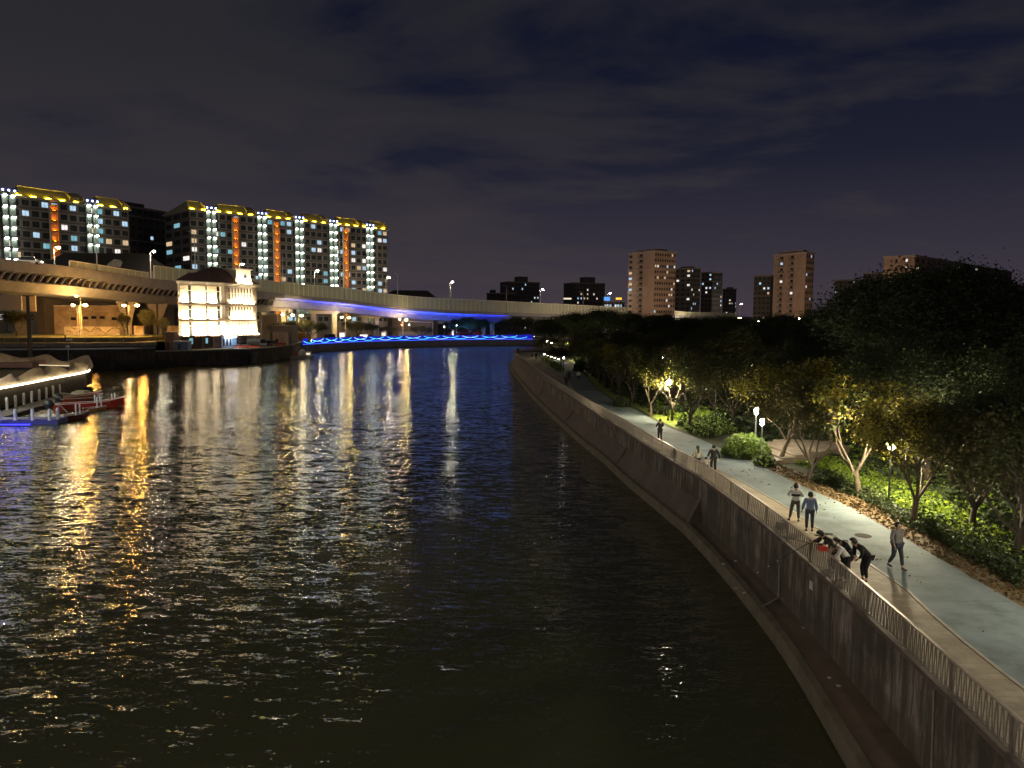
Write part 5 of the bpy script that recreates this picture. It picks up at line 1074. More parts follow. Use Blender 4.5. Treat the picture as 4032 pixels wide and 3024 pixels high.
def banner(lab, x0, x1, y0, y1, Y, m, n):
    a, b = D(x0, y1, Y), D(x1, y0, Y); t = thing('banner', lab, 'banner', ((a.x+b.x)/2, Y, 3.75)); k = MB(); k.bx(a.x, b.x, Y-.04, Y+.04, a.z, b.z); build(k, 'cloth', m, t)
    rn = random.Random(8); k = MB(); w = (b.x-a.x)/(n+1); h = (b.z-a.z)
    for i in range(n):          # gold characters, too small in the photo to be read
        cx = a.x+w*(i+.7); 
        if i % 6 == 5: continue
        for j in range(5):
            if rn.random() < .6: k.bx(cx, cx+w*.7, Y-.07, Y-.045, a.z+h*(.22+.12*j), a.z+h*(.26+.12*j))
            else: u = cx+w*.7*rn.random(); k.bx(u, u+w*.1, Y-.075, Y-.047, a.z+h*.2, a.z+h*.78)
    build(k, 'lettering', mat('gold_letter', (.85, .55, .12), rough=.5), t)
    for u in (a.x, b.x): k = MB(); k.bx(u-.05, u+.05, Y+.05, Y+.15, 3.75, b.z); build(k, 'banner_post', GREYM, t)
RED = mat('banner_red', (.75, .05, .03), (.62, .04, .02), .7)
banner('long red banner with gold characters on the quay edge by the white house', 908, 1024, 1362, 1376, 209.5, RED, 20)
banner('short red banner on the curved quay in front of the cream guard house', 1088, 1125, 1350, 1366, 224.5, RED, 6)
def car(name, lab, x, y, z, rz, L, W, H_, m, cab=(.22, .86), lights=True, grp=None, boxy=False, cat='car'):
    t = thing(name, lab, cat, (x, y, z), rz, grp); k = MB(); h1 = H_*(.55 if not boxy else .45)
    pr = [(-L/2, .32), (-L/2, h1*.8), (-L/2+.15, h1), (L/2-.3, h1*.92), (L/2, h1*.6), (L/2, .32)]
    for w0 in (1,): k.add([(px, -W/2, pz) for px, pz in pr]+[(px, W/2, pz) for px, pz in pr], [tuple(range(5, -1, -1)), tuple(range(6, 12))]+[(i, (i+1) % 6, 6+(i+1) % 6, 6+i) for i in range(6)])
    build(k, 'body', m, t, world=False)
    c0, c1 = -L/2+L*(1-cab[1]), -L/2+L*(1-cab[0]); s = .12 if boxy else .55; k = MB()
    vs = [(c0, -W*.46, h1), (c1, -W*.46, h1), (c1, W*.46, h1), (c0, W*.46, h1), (c0+s*.6, -W*.38, H_), (c1-s, -W*.38, H_), (c1-s, W*.38, H_), (c0+s*.6, W*.38, H_)]
    k.add(vs, [(0, 1, 5, 4), (1, 2, 6, 5), (2, 3, 7, 6), (3, 0, 4, 7)], 1); k.add(vs, [(4, 5, 6, 7)], 0); k.bx(c0+.2, c1-s, -W*.385, W*.385, H_-.02, H_+.04, 0); build(k, 'cabin', [m, GLASSD], t, world=False)
    for sx in (-L*.31, L*.31):
        for sy in (-W/2+.08, W/2-.08):
            k = MB(); k.tube([(sx, sy-.11, .33), (sx, sy+.11, .33)], .33, 10); build(k, 'wheel', DARK, t, world=False)
    if lights:
        for sy in (-W*.36, W*.36):
            k = MB(); k.bx(L/2-.02, L/2+.05, sy-.16, sy+.16, h1*.55, h1*.8); build(k, 'headlight', emit('headlight', (1, .95, .85), 14), t, world=False)
            k = MB(); k.bx(-L/2-.04, -L/2+.02, sy-.16, sy+.16, h1*.6, h1*.82); build(k, 'taillight', emit('taillight', (1, .05, .03), 6), t, world=False)
    return t
CW_ = mat('car_white', (.7, .7, .68), (.66, .66, .64), .3); CR = mat('car_red', (.5, .04, .03), rough=.3); CB = mat('car_dark', (.03, .03, .035), rough=.3); CS = mat('car_silver', (.4, .4, .42), (.36, .36, .38), .3, metal=.5); CY = mat('truck_yellow', (.75, .42, .03), (.6, .34, .02), .5)
p = D(945, 1352, 211); car('parked_car', 'white parked car behind the long red banner', p.x, 212.5, 3.76, 1.15, 4.6, 1.8, 1.5, CW_, lights=False)
p = D(1032, 1352, 220); car('parked_van', 'white van with dark windows parked right of the red banner', p.x, 221, 3.76, 1.9, 4.9, 1.9, 2.1, CW_, lights=False, boxy=True, cat='van')
p = D(1060, 1350, 224); car('parked_car', 'dark parked car between the white van and the guard house', p.x, 226, 3.76, 1.3, 4.4, 1.8, 1.5, CB, lights=False)
p = D(95, 1022, 176); car('moving_car', 'pale car at the parapet of the viaduct, far left', p.x, 178, vz(95)-.6, .4, 5, 1.9, 1.8, CW_)
for x, m, lab, H_ in ((1855, CW_, 'white car on the viaduct behind the barrier', 2.0), (1905, CR, 'red bus-like van on the viaduct next to the white car', 3.0), (2112, CB, 'dark car with red tail lights at the descending end of the viaduct', 1.6)):
    p = D(x, 1225, vy(x)); car('moving_car', lab, p.x, vy(x)+2.6, vz(x)-.95, .45, 4.6 if H_ < 2.5 else 6, 1.9, H_, m)
# row of things on the road behind the blue railing
def box_truck(x, Y, lab):
    p = D(x, 1330, Y); t = thing('box_truck', lab, 'truck', (p.x, Y, 3.2), .1); k = MB(); k.bx(-3.4, 2.2, -1.1, 1.1, .9, 3.9)
    for i in range(7): k.bx(-3.3+i*.8, -3.2+i*.8, -1.15, -1.1, .95, 3.85)
    build(k, 'cargo_box', CY, t, world=False); k = MB(); k.bx(2.35, 4.2, -1.0, 1.0, .6, 2.6, 0); k.bx(3.2, 4.25, -.85, .85, 1.6, 2.4, 1); build(k, 'cab', [CY, GLASSD], t, world=False)
    for sx in (-2.4, 3.2): k = MB(); k.tube([(sx, -1.1, .45), (sx, 1.1, .45)], .45, 10); build(k, 'wheel', DARK, t, world=False)
    k = MB(); k.bx(4.2, 4.28, -.9, -.5, .8, 1.1); build(k, 'headlight', emit('headlight', (1, .95, .85), 14), t, world=False)
box_truck(1178, 266, 'yellow box truck beside the start of the blue lit railing')
p = D(1300, 1330, 300); car('minibus', 'pale green minibus parked behind the blue lit railing', p.x, 301, 3.2, .2, 6.5, 2.1, 2.6, mat('bus_green', (.5, .5, .3), rough=.4), boxy=True, cat='minibus')
p = D(1370, 1330, 315); car('parked_car', 'red car right of the white kiosk', p.x+5, 318, 3.2, .2, 4.4, 1.8, 1.5, CR)
CARX = [1445, 1530, 1650, 1700, 1905, 2005, 2050, 2085, 2120]
for i, x in enumerate(CARX):
    Y = 336+(x-1445)*.055; p = D(x, 1330, Y); car('road_car', ['car on the riverside road left of the traffic mast', 'silver car on the riverside road below the signal arm', 'dark car by the red tents', 'white car by the red tents', 'car between the two viaduct columns and the railing', 'first car of the queue at the right end of the railing', 'second car of the queue at the right end of the railing', 'third car of the queue near the trees', 'last car of the queue half behind the trees'][i], p.x, Y+3, 3.2, .15 if i % 2 else .15+PI, 4.5, 1.8, 1.5, (CS, CB, CR, CW_)[i % 4], grp='cars on the riverside road')
def tent(x, Y, w, h, m, lab):
    p = D(x, 1330, Y); t = thing('tent', lab, 'tent', (p.x, Y, 3.2)); k = MB(); k.add([(-w, -w, 2.1), (w, -w, 2.1), (w, w, 2.1), (-w, w, 2.1), (0, 0, h)], [(0, 1, 4), (1, 2, 4), (2, 3, 4), (3, 0, 4)]); k.bx(-w, w, w-.05, w, .1, 2.1); build(k, 'canopy', m, t, world=False)
    for sx in (-w, w):
        for sy in (-w, w): k = MB(); k.bx(sx-.04, sx+.04, sy-.04, sy+.04, 0, 2.1); build(k, 'leg', GREYM, t, world=False)
tent(1790, 372, 2.6, 3.6, RED, 'left one of the red roadside tents'); tent(1838, 374, 3.6, 4.6, mat('tent_dark_red', (.35, .02, .02), rough=.8), 'largest dark red tent under the trees'); tent(1880, 374, 2.2, 3.4, RED, 'small red tent beside the viaduct columns')
def kiosk(x, Y, w, h, s, lab, m=None):
    p = D(x, 1330, Y); t = thing('kiosk', lab, 'kiosk', (p.x, Y, 3.2)); k = MB(); k.bx(-w/2, w/2, 0, 2, 0, h); build(k, 'body', m or WHITE, t, world=False); k = MB(); k.bx(-w/2-.2, w/2+.2, -.5, 2.1, h, h+.2); build(k, 'roof', RED, t, world=False)
    k = MB(); k.bx(-w/2+.2, w/2-.2, -.06, 0, h*.35, h*.85); build(k, 'lit_front', emit('kiosk_%d' % int(s*10), (1, .85, .7), s, .3), t, world=False)
kiosk(1347, 300, 2.3, 3.6, 1.6, 'bright white kiosk above the blue lit railing'); kiosk(1432, 324, 3.4, 2.2, 2.2, 'low kiosk with warm lit front and red roof'); kiosk(1511, 335, 2.2, 3.6, 1.2, 'kiosk under an arch near the round coloured lights'); kiosk(1783, 362, 1.0, 3.6, 2.0, 'narrow lit booth between the dark trees')
# red and white dots: lanterns and signals
def signal(x, y, Y, col, lab):
    p = D(x, y, Y); t = thing('signal_light', lab, 'signal', (p.x, Y, 3.2)); k = MB(); k.tube([(p.x, Y, 3.2), (p.x, Y, p.z)], .06, 5); build(k, 'pole', GREYM, t); k = MB(); k.ball((p.x, Y-.2, p.z), .26, 8); build(k, 'lens', emit('sig_%.1f_%.1f' % (col[0], col[2]), col, 20), t); k = MB(); k.bx(p.x-.35, p.x+.35, Y-.1, Y+.1, p.z-.35, p.z+.35); build(k, 'housing', DARK, t)
signal(1582, 1279, 330, (1, .1, .06), 'red signal light left of the lamp pair'); signal(1611, 1279, 331, (1, .95, .85), 'white signal light right of the lamp pair'); signal(1749, 1287, 352, (1, .97, .9), 'small white light low beside the dark trees'); signal(1798, 1281, 352, (.9, .97, 1), 'small bright white light in front of the blue glowing trees')
signal(2130, 1283, 380, (.05, .9, .7), 'green traffic signal at the right end of the blue railing')
mp0 = D(1704, 1335, 345); mt = thing('signal_mast', 'white mast with a long horizontal arm over the road', 'mast', (mp0.x, 345, 3.2)); zt_ = D(1704, 1268, 345).z
k = MB(); k.tube([(mp0.x, 345, 3.2), (mp0.x, 345, zt_)], .2, 6); build(k, 'mast', WHITE, mt); k = MB(); k.tube([(mp0.x, 345, zt_-.2), (mp0.x-11, 345, zt_+.2)], .13, 6); build(k, 'arm', WHITE, mt)

# under-viaduct street lamps (sodium)
def sod(x, yt, yb, Y, pw_, lab, arm=1.0, r=.4, zb=None, col=(1.0, .46, .09)):
    p = D(x, yt, Y); zb = zb if zb is not None else 3.2; street_lamp(p.x-arm, Y, zb, p.z-zb, arm, pw_, lab, 'orange lamps under the viaduct', col=col, r=r, pm=mat('lit_pole', (.7, .66, .56), rough=.5))
sod(300, 1164, 1320, 190, 700, 'small orange lamp highest under the viaduct, left group', -1.0, .3, 7.1)
sod(287, 1200, 1320, 192, 2800, 'left one of the orange lamps in front of the mural', -1.0, .32, 7.1, (1.0, .62, .25))
sod(336, 1200, 1320, 188, 7000, 'brightest orange lamp in front of the mural', 1.6, .48, 7.1)
sod(488, 1202, 1320, 190, 2800, 'left one of the orange lamps beside the ivy pier', -1.0, .32, 7.1, (1.0, .62, .25))
sod(540, 1201, 1320, 188, 5000, 'bright orange lamp beside the tulip pier', 2.2, .45, 7.1)
sod(1113, 1238, 1300, 278, 700, 'first warm lamp right of the white house', -1.6, .38, col=(1, .72, .34)); sod(1152, 1240, 1300, 280, 3000, 'second warm lamp right of the white house, brighter', 1.8, .5, col=(1, .70, .28)); sod(1188, 1242, 1300, 282, 2200, 'third warm lamp right of the white house', 1.2, .48, col=(1, .70, .28))
sod(1345, 1249, 1310, 306, 1600, 'left head of the fourth lamp pair under the viaduct', -1.5, .38, col=(1, .72, .34)); sod(1375, 1250, 1310, 307, 2800, 'right head of the fourth lamp pair under the viaduct', 1.5, .5, col=(1, .66, .2))
sod(1574, 1257, 1310, 330, 1500, 'left head of the lamp pair near the signal mast', -1.5, .38, col=(1, .78, .45)); sod(1599, 1259, 1310, 331, 4600, 'right head of the lamp pair near the signal mast, brighter', 1.5, .52, col=(1, .62, .18))
sod(2190, 1252, 1310, 412, 3600, 'orange lamp under the far end of the viaduct, hidden by trees', 1.5, .5)
sod(2913, 1250, 1260, 330, 1800, 'orange lamp low behind the park trees, left of the middle tower', 1.2, .45, 3, (1, .6, .2)); sod(3150, 1254, 1262, 320, 1500, 'orange lamp at the foot of the middle reddish tower', 1.2, .45, 3, (1, .65, .25)); sod(3385, 1258, 1262, 300, 1300, 'warm lamp behind the dark trees right of the towers', 1.2, .4, 3, (1, .7, .35)); sod(3442, 1253, 1262, 300, 1300, 'second warm lamp behind the dark trees right of the towers', 1.2, .4, 3, (1, .7, .35))
# roadside lamps that light the towers (mostly hidden by the park trees)
for i, (x, Y, h, pw_) in enumerate([(2420, 375, 12, 16000), (2560, 370, 12, 16000), (2975, 365, 12, 12000), (3120, 345, 12, 16000), (3420, 285, 12, 9000), (3560, 275, 12, 9000), (2700, 470, 12, 7000), (3300, 430, 12, 6000)]):
    p = D(x, 1250, Y); street_lamp(p.x, Y, 3, h-3, 1.5, pw_, 'half-hidden street lamp ' + ['left of the tallest reddish tower', 'below the tallest reddish tower', 'at the dark stepped tower', 'below the middle reddish tower', 'left of the long reddish block', 'below the long reddish block', 'below the first grey tower', 'below the lone dark tower'][i], 'street lamps between the park and the towers', col=(1, .72, .45), r=.5)

# murals, hoardings and walls under the viaduct at the left
def screen(name, lab, cat, x0, x1, yt, zb, Y, m, Y2=None, thick=.4, capm=None):
    a, b = D(x0, yt, Y), D(x1, yt, Y2 or Y); t = thing(name, lab, cat, (a.x, Y, zb)); d = (b-a); d.z = 0; n_ = Vector((-d.y, d.x, 0)).normalized()*thick
    k = MB(); k.add([(a.x, a.y, zb), (b.x, b.y, zb), (b.x+n_.x, b.y+n_.y, zb), (a.x+n_.x, a.y+n_.y, zb), (a.x, a.y, a.z), (b.x, b.y, b.z), (b.x+n_.x, b.y+n_.y, b.z), (a.x+n_.x, a.y+n_.y, a.z)], [(0, 1, 5, 4), (1, 2, 6, 5), (2, 3, 7, 6), (3, 0, 4, 7), (4, 5, 6, 7)]); build(k, 'wall_panel', m, t)
    if capm: k = MB(); k.tube([a, b], .12, 5); build(k, 'cap_rail', capm, t)
    return t
MUR = mat('mural_paint', (.85, .68, .45), (.45, .28, .12), .8, .22, detail=8, lo=.46, hi=.56)
OLDW = mat('old_plaster', (.55, .42, .28), (.30, .21, .13), .85, .35, detail=9)
mu = screen('mural_wall', 'low painted mural wall glowing orange under the viaduct', 'mural', 252, 470, 1286, 7.1, 200, mat('mural_cream', (.80, .66, .45), (.70, .56, .36), .8, .5), 206)
k = MB(); rn = random.Random(2)
for i in range(22):
    x = 262+i*9.4; p = D(x, 1290+rn.random()*18, 199.5+i*.27); pts = [(p.x+.35*j, p.y-.1+.07*j, p.z+.35*math.sin(j*1.2+i)) for j in range(4)]; k.tube(pts, .09, 4)
build(k, 'painted_motifs', mat('mural_brown', (.30, .17, .04), rough=.8), mu)
bw = screen('old_wall', 'tall old plaster wall with faded patches behind the mural', 'wall', 202, 480, 1204, 6.5, 208, OLDW, 216, capm=mat('lit_pole', (.7, .66, .56), rough=.5))
k = MB()
for x, y in ((292, 1255), (340, 1252), (372, 1250), (452, 1255), (405, 1250)): p = D(x, y, 207+(x-202)*.028); k.box((p.x, p.y-.3, p.z), (1.3, .3, .8))
build(k, 'small_windows', GLASSD, bw)
k = MB(); a, b = D(275, 1230, 208.5), D(465, 1226, 214); sweep(k, [Vector((a.x, a.y-.8, a.z)), Vector((b.x, b.y-.8, b.z))], [(0, 0), (.6, 0), (.6, .3), (0, .3)]); build(k, 'canopy', OLDW, bw)
screen('hoarding', 'big white hoarding panel hanging under the viaduct at the left edge', 'hoarding', -60, 82, 1160, D(0, 1222, 192).z, 192, mat('hoarding_white', (.55, .52, .48), (.5, .47, .43), .7, .3)); screen('hoarding', 'orange lit end of the hoarding next to the lamp pole', 'hoarding', 83, 138, 1162, D(110, 1226, 193).z, 193, mat('hoarding_white_lit', (.72, .58, .42), (.6, .46, .3), .7, .4))  # right end: orange lamp light is put into the hoarding's colour
screen('back_building', 'dark brown building strip beside the hoarding', 'building', 138, 172, 1170, 6.5, 204, AD, thick=8); screen('back_building', 'grey block seen above the old plaster wall', 'building', 172, 480, 1172, 6.5, 232, mat('back_grey', (.22, .19, .17), (.16, .14, .12), .8, .3), thick=6)
screen('arch_wall', 'pale curved retaining wall fragment below the white hoarding', 'wall', 50, 108, 1228, 7, 194, CONC)
screen('mural_wall', 'short patterned mural panel between the ivy and the tulip pier', 'mural', 527, 565, 1283, 6.5, 205, MUR); screen('mural_wall', 'patterned mural panel at the left side of the white house', 'mural', 657, 700, 1282, 4, 215, MUR)
screen('white_wall', 'long pale wall under the left part of the blue span', 'wall', 1030, 1090, 1240, 3.2, 275, CONCL); screen('back_building', 'dim apartment base seen between the viaduct columns', 'building', 1545, 1700, 1248, 3.2, 372, mat('back_warm', (.30, .22, .17), (.2, .15, .12), .8, .3), thick=8); screen('white_wall', 'low lit wall under the signal arm', 'wall', 1570, 1700, 1306, 3.2, 352, mat('lit_low_wall', (.55, .48, .3), rough=.8))
# tall dark pole and a thin one at the left
pl = D(112, 1420, 158); up_ = thing('utility_pole', 'tall dark pole with a crossbar in front of the white hoarding', 'pole', (pl.x, 150, 3)); zt_ = D(112, 1163, 150).z; px_ = D(112, 1250, 150).x
k = MB(); k.tube([(px_, 150, -1), (px_, 150, zt_)], [.42, .3], 8); build(k, 'pole', mat('pole_brown', (.16, .12, .09), rough=.8), up_); k = MB(); k.bx(px_-1.3, px_+1.3, 149.8, 150.1, zt_-.2, zt_); build(k, 'crossbar', MATS['pole_brown'], up_)
px2 = D(268, 1370, 148); t = thing('camera_pole', 'thin pole with a white camera head behind the wavy railing', 'pole', (px2.x, 148, 0)); k = MB(); k.tube([(px2.x, 148, -1), (px2.x, 148, px2.z+.6)], .08, 6); build(k, 'pole', GREYM, t); k = MB(); k.box((px2.x, 147.8, px2.z+.3), (.5, .4, .4)); k.box((px2.x+.4, 147.8, px2.z+1.6), (1.1, .3, .25), .4); build(k, 'camera_head', WHITE, t)
# trees and ivy round the left piers, round trees behind the blue railing
def crown_tree(x, yt, Y, kind, sd, lab, zb=3.2, wide=1.4, grp=None):
    p = D(x, yt, Y); tree('street_tree', kind, sd, p.x, Y, p.z-zb, lab, grp, z=zb, wide=wide)
for i, (x, yt, Y, zb, lab) in enumerate([(60, 1228, 186, 7, 'dark bush-like tree below the white hoarding'), (488, 1232, 186, 7, 'ivy-clad slim tree beside the rounded pier'), (576, 1222, 196, 6.5, 'tree with orange lit leaves left of the tulip pier'), (642, 1255, 192, 6.0, 'dark small tree right of the tulip pier')]): crown_tree(x, yt, Y, 'brown', 1+i, lab, zb, (1.3, .45, .7, .8)[i])
for i, (x, yt, Y, lab) in enumerate([(1135, 1268, 275, 'dim tree under the warm lamps right of the white house'), (1210, 1262, 284, 'tree behind the yellow truck'), (1410, 1268, 316, 'leafy tree lit by the fourth lamp pair'), (1455, 1275, 322, 'low tree left of the kiosk arch'), (1530, 1285, 334, 'thin low tree behind the coloured round lights'), (1660, 1285, 342, 'low tree under the signal arm')]): crown_tree(x, yt, Y, 'brown', 1+i % 4, lab, 3.2, 1.5)
for i, (x, yt, Y) in enumerate([(1790, 1256, 352), (1845, 1246, 356), (1890, 1256, 360), (1985, 1258, 366), (2040, 1244, 368), (2090, 1248, 372), (2140, 1258, 378)]): crown_tree(x, yt, Y, 'broad', 1+i % 4, ['round tree catching blue light, first from the signal mast', 'largest blue-lit round tree under the viaduct', 'blue-lit round tree left of the white columns', 'dark round tree right of the white columns', 'tallest dark round tree behind the blue railing end', 'dark round tree above the queue of cars', 'dark round tree next to the green signal'][i], 3.2, 1.15, 'round trees behind the blue railing')
q = D(1835, 1318, 352); t = thing('tree_spotlight', 'blue spotlight shining up into the round trees', 'spotlight', (q.x, 349, 3.2)); k = MB(); k.bx(q.x-1.2, q.x+1.2, 348.6, 349, 3.6, 4.3); build(k, 'lamp_box', emit('tree_blue', (.05, .35, 1.0), 320), t)

# ---------------------------------------------------------------- wavy lit railings
def wavy(name, lab, cat, path, z, hmin, hmax, wl, m, ledm, led_h, bulge=.7, thick=.06, seg=None, ribs=None):
    t = thing(name, lab, cat, (path[0].x, path[0].y, z)); P = resample(path, .6); k = MB(); NZ = 5; vs = []; fs = []
    L_ = 0; prev = P[0]
    for i, p in enumerate(P):
        L_ += (p-prev).length; prev = p; tt = (P[min(i+1, len(P)-1)]-P[max(i-1, 0)]).normalized(); n_ = Vector((tt.y, -tt.x, 0))
        h = hmin+(hmax-hmin)*(.5+.35*math.sin(L_*6.283/wl)+.15*math.sin(L_*6.283/wl*.43+1)); ph = L_*6.283/wl
        for j in range(NZ): w_ = j/(NZ-1); q = p+n_*(bulge*math.sin(ph*.8+w_*2.2)*w_*.8+.2*w_)+Vector((0, 0, h*w_)); vs.append((q.x, q.y, z+q.z))
    for i in range(len(P)-1):
        for j in range(NZ-1): a = i*NZ+j; fs.append((a, a+NZ, a+NZ+1, a+1))
    k.add(vs, fs); build(k, 'mesh_panel', m, t, smooth=True); k = MB(); sweep(k, [p+Vector((0, 0, z)) for p in P], [(-.42, -led_h), (-.30, -led_h), (-.30, .0), (-.42, .0)]); build(k, 'led_strip', ledm, t); return t, P
NL = resample(catmull([G(-140, 1549, 3.2), G(0, 1524.6, 3.2), G(117, 1503.4, 3.2), G(212, 1484.6, 3.2), G(294, 1470.5, 3.2), G(335, 1461, 3.2), G(343, 1455, 3.2)], 4), 1.0); NL = [Vector((p.x, p.y, 0)) for p in NL]
FAB = mat('cream_mesh', (.60, .50, .36), (.42, .34, .24), .7, .8, trans=.35)
wavy('wavy_railing', 'cream wavy railing with a bright strip along the near left terrace edge', 'railing', NL, 3.25, .7, 1.9, 7.5, FAB, emit('led_warm', (1.0, .82, .50), 9), .22)
tip = NL[-1]; back_ = [tip, tip+Vector((-1.5, 4.5, 0)), tip+Vector((-6, 8, 0)), tip+Vector((-14, 10.5, 0)), tip+Vector((-26, 10.8, 0)), tip+Vector((-42, 10, 0))]
BKL = resample(catmull(back_, 5), 1.0)
wavy('wavy_railing', 'cream wavy railing round the far side of the near left terrace', 'railing', BKL[::-1], 3.25, .8, 2.2, 9, FAB, emit('led_warm_dim', (1.0, .82, .50), 2.5), .12)
terr = [(p.x, p.y) for p in NL]+[(p.x, p.y) for p in BKL[1:]]+[(-130, 133), (-130, 70)]
k = MB(); k.prism([(x-.15, y) for x, y in terr], 0.5, 3.2); tq = tag(build(k, 'terrace', strip_mat('terrace_wall', (.05, .04, .034), (.10, .085, .07), (.04, .034, .03))), 'dark walled river terrace at the near left under the wavy railing', 'terrace')
k = MB(); k.prism([(p.x-1.2, p.y) for p in NL[:-3]]+[(-105, 130), (-112, 72)], 3.18, 3.24); struct(k, 'terrace_lawn', mat('terrace_grass', (.05, .075, .02), (.03, .05, .015), .9, 1.0))
PLM = mat('planter_wood', (.40, .22, .16), (.32, .17, .12), .7, 1.0)
for i, (x0, x1, ya, yb, lab) in enumerate([(-20, 128, 1426, 1448, 'long pink-brown planter wedge nearest the wavy railing'), (-20, 115, 1408, 1424, 'pink-brown planter wedge behind the long one at the left edge'), (120, 176, 1416, 1436, 'short pink-brown planter block beside the dark pole')]):
    p0, p1 = G(x0, yb, 3.3), G(x1, yb, 3.3); Yc = p1.y; h = (yb-ya)/FPX*Yc; t = thing('planter', lab, 'planter', tuple(p1)); k = MB(); d = p1-p0; n_ = Vector((-d.y, d.x, 0)).normalized()*2.2
    k.add([p0, p1, p1+n_, p0+n_, p0+Vector((0, 0, h*.8)), p1+Vector((0, 0, h)), p1+n_+Vector((0, 0, h)), p0+n_+Vector((0, 0, h*.8))], [(0, 1, 5, 4), (1, 2, 6, 5), (2, 3, 7, 6), (3, 0, 4, 7), (4, 5, 6, 7)]); build(k, 'box', PLM, t)
    k = MB(); k.add([p0+n_*.1+Vector((0, 0, h*.8+.05)), p1+n_*.1+Vector((0, 0, h+.05)), p1+n_*.9+Vector((0, 0, h+.05)), p0+n_*.9+Vector((0, 0, h*.8+.05))], [(0, 1, 2, 3)]); build(k, 'soil', GROUND, t)
# blue one along the bend
QFv = [p for p in QF if px_of(Vector((p.x, p.y, 4))) < 2140]
QFo = [Vector((p.x, p.y, 0)) for p in QFv]
BLUM = emit('blue_panel_glow', (.03, .035, 1.0), .42, .35, .12)  # panels emit by themselves, standing in for blue light on white mesh
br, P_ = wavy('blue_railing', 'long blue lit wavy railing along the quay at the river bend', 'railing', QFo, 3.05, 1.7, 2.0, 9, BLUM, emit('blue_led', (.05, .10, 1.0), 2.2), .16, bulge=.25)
PB = resample(QFo, 1.0); n = len(PB); wl_ = 8
ci = 0
for i in range(0, n-wl_, 5):          # cyan and white light arcs: festoons between the posts
    k = MB(); pts = []; hi = 1.55 if (i//5) % 2 else 1.0
    for j in range(wl_+1):
        p = PB[min(n-1, i+j)]; tt = (PB[min(i+j+1, n-1)]-PB[max(i+j-1, 0)]).normalized(); n_ = Vector((tt.y, -tt.x, 0)); u = 2*j/wl_-1; pts.append(p+n_*.62+Vector((0, 0, 3.05+hi-.75*(1-u*u))))
    c = [(.1, .75, 1.0), (.35, .75, 1.0), (.05, .45, 1.0)][ci % 3]; ci += 1; k.tube(pts, .085, 4, cap=False); build(k, 'light_arc', emit('arc_%.1f' % c[0], c, 2.3), br)
# pale light box set in the quay wall
p = D(1323, 1358, 286.5); k = MB(); k.box((p.x+.1, 286.0, 1.9), (.9, .5, 2.0), -.3); tag(build(k, 'wall_light', emit('wall_light', (1, .95, .88), 2.2)), 'tall pale light set in the quay wall below the blue railing', 'light')

# ---------------------------------------------------------------- pontoons and boats at the left
def post(k, x, y, z0, h, r=.16): k.lathe((x, y, z0), [(r*1.25, 0), (r, .1), (r, h-.12), (r*.7, h)], 8)
BPM = mat('post_white', (.75, .76, .78), rough=.5)
dk = thing('pontoon', 'dark pontoon with a row of nine white posts below the terrace wall', 'pontoon', (-62, 93, .3)); k = MB()
a, b = G(-90, 1650, .4), G(262, 1552, .4); d = (b-a).normalized(); n_ = Vector((-d.y, d.x, 0)); k.prism([(a-n_*2.2)[:2], (b-n_*2.2)[:2], (b+n_*.5)[:2], (a+n_*.5)[:2]], -.3, .45); build(k, 'deck', mat('deck_dark', (.07, .065, .06), (.045, .04, .04), .8, 1.5), dk)
pa, pb = G(28, 1613, .45), G(235, 1553, .45)
for i in range(-3, 8):
    q = pa.lerp(pb, i/7); k = MB(); post(k, q.x, q.y, .45, 1.55); build(k, 'post', BPM, dk)
d2 = thing('pontoon', 'blue lit pontoon with roped white posts at the left edge of the photo', 'pontoon', (-56, 84, .2)); a, b = G(-200, 1674, 0), G(228, 1670, 0); d = (b-a).normalized(); n_ = Vector((-d.y, d.x, 0))
k = MB(); k.prism([a[:2], b[:2], (b+n_*2.4)[:2], (a+n_*2.4)[:2]], -.3, .55); build(k, 'deck', mat('pontoon_blue', (.05, .07, .30), (.035, .05, .2), .5, 1.0), d2)
for i in range(26): q = a.lerp(b, (i+.5)/26); k = MB(); k.box((q.x-n_.x*.06, q.y-n_.y*.06, .28), (.5, .1, .42), math.atan2(d.y, d.x)); build(k, 'float', mat('pontoon_blue2', (.04, .05, .34), rough=.4), d2)
k = MB(); a2, b2 = G(-200, 1680, 0), G(130, 1678, 0); k.tube([a2+Vector((0, -.5, .25)), b2+Vector((0, -.5, .25))], .05, 4); build(k, 'light_tube', emit('pont_blue', (.02, .02, 1.0), 9), d2)
PP = [G(x, y, .56) for x, y in ((-130, 1654), (-66, 1654), (-2, 1655), (61, 1654), (129, 1654), (196, 1654), (228, 1650))]
for q in PP: k = MB(); post(k, q.x, q.y, .55, 1.25, .17); build(k, 'post', mat('post_bluish', (.7, .76, .9), rough=.5), d2)
for h in (.45, .9):
    for q, w in zip(PP[:-1], PP[1:-0]): k = MB(); k.tube([q+Vector((0, 0, h)), q.lerp(w, .5)+Vector((0, 0, h-.1)), w+Vector((0, 0, h))], .03, 4, cap=False); build(k, 'rope', WHITE, d2)
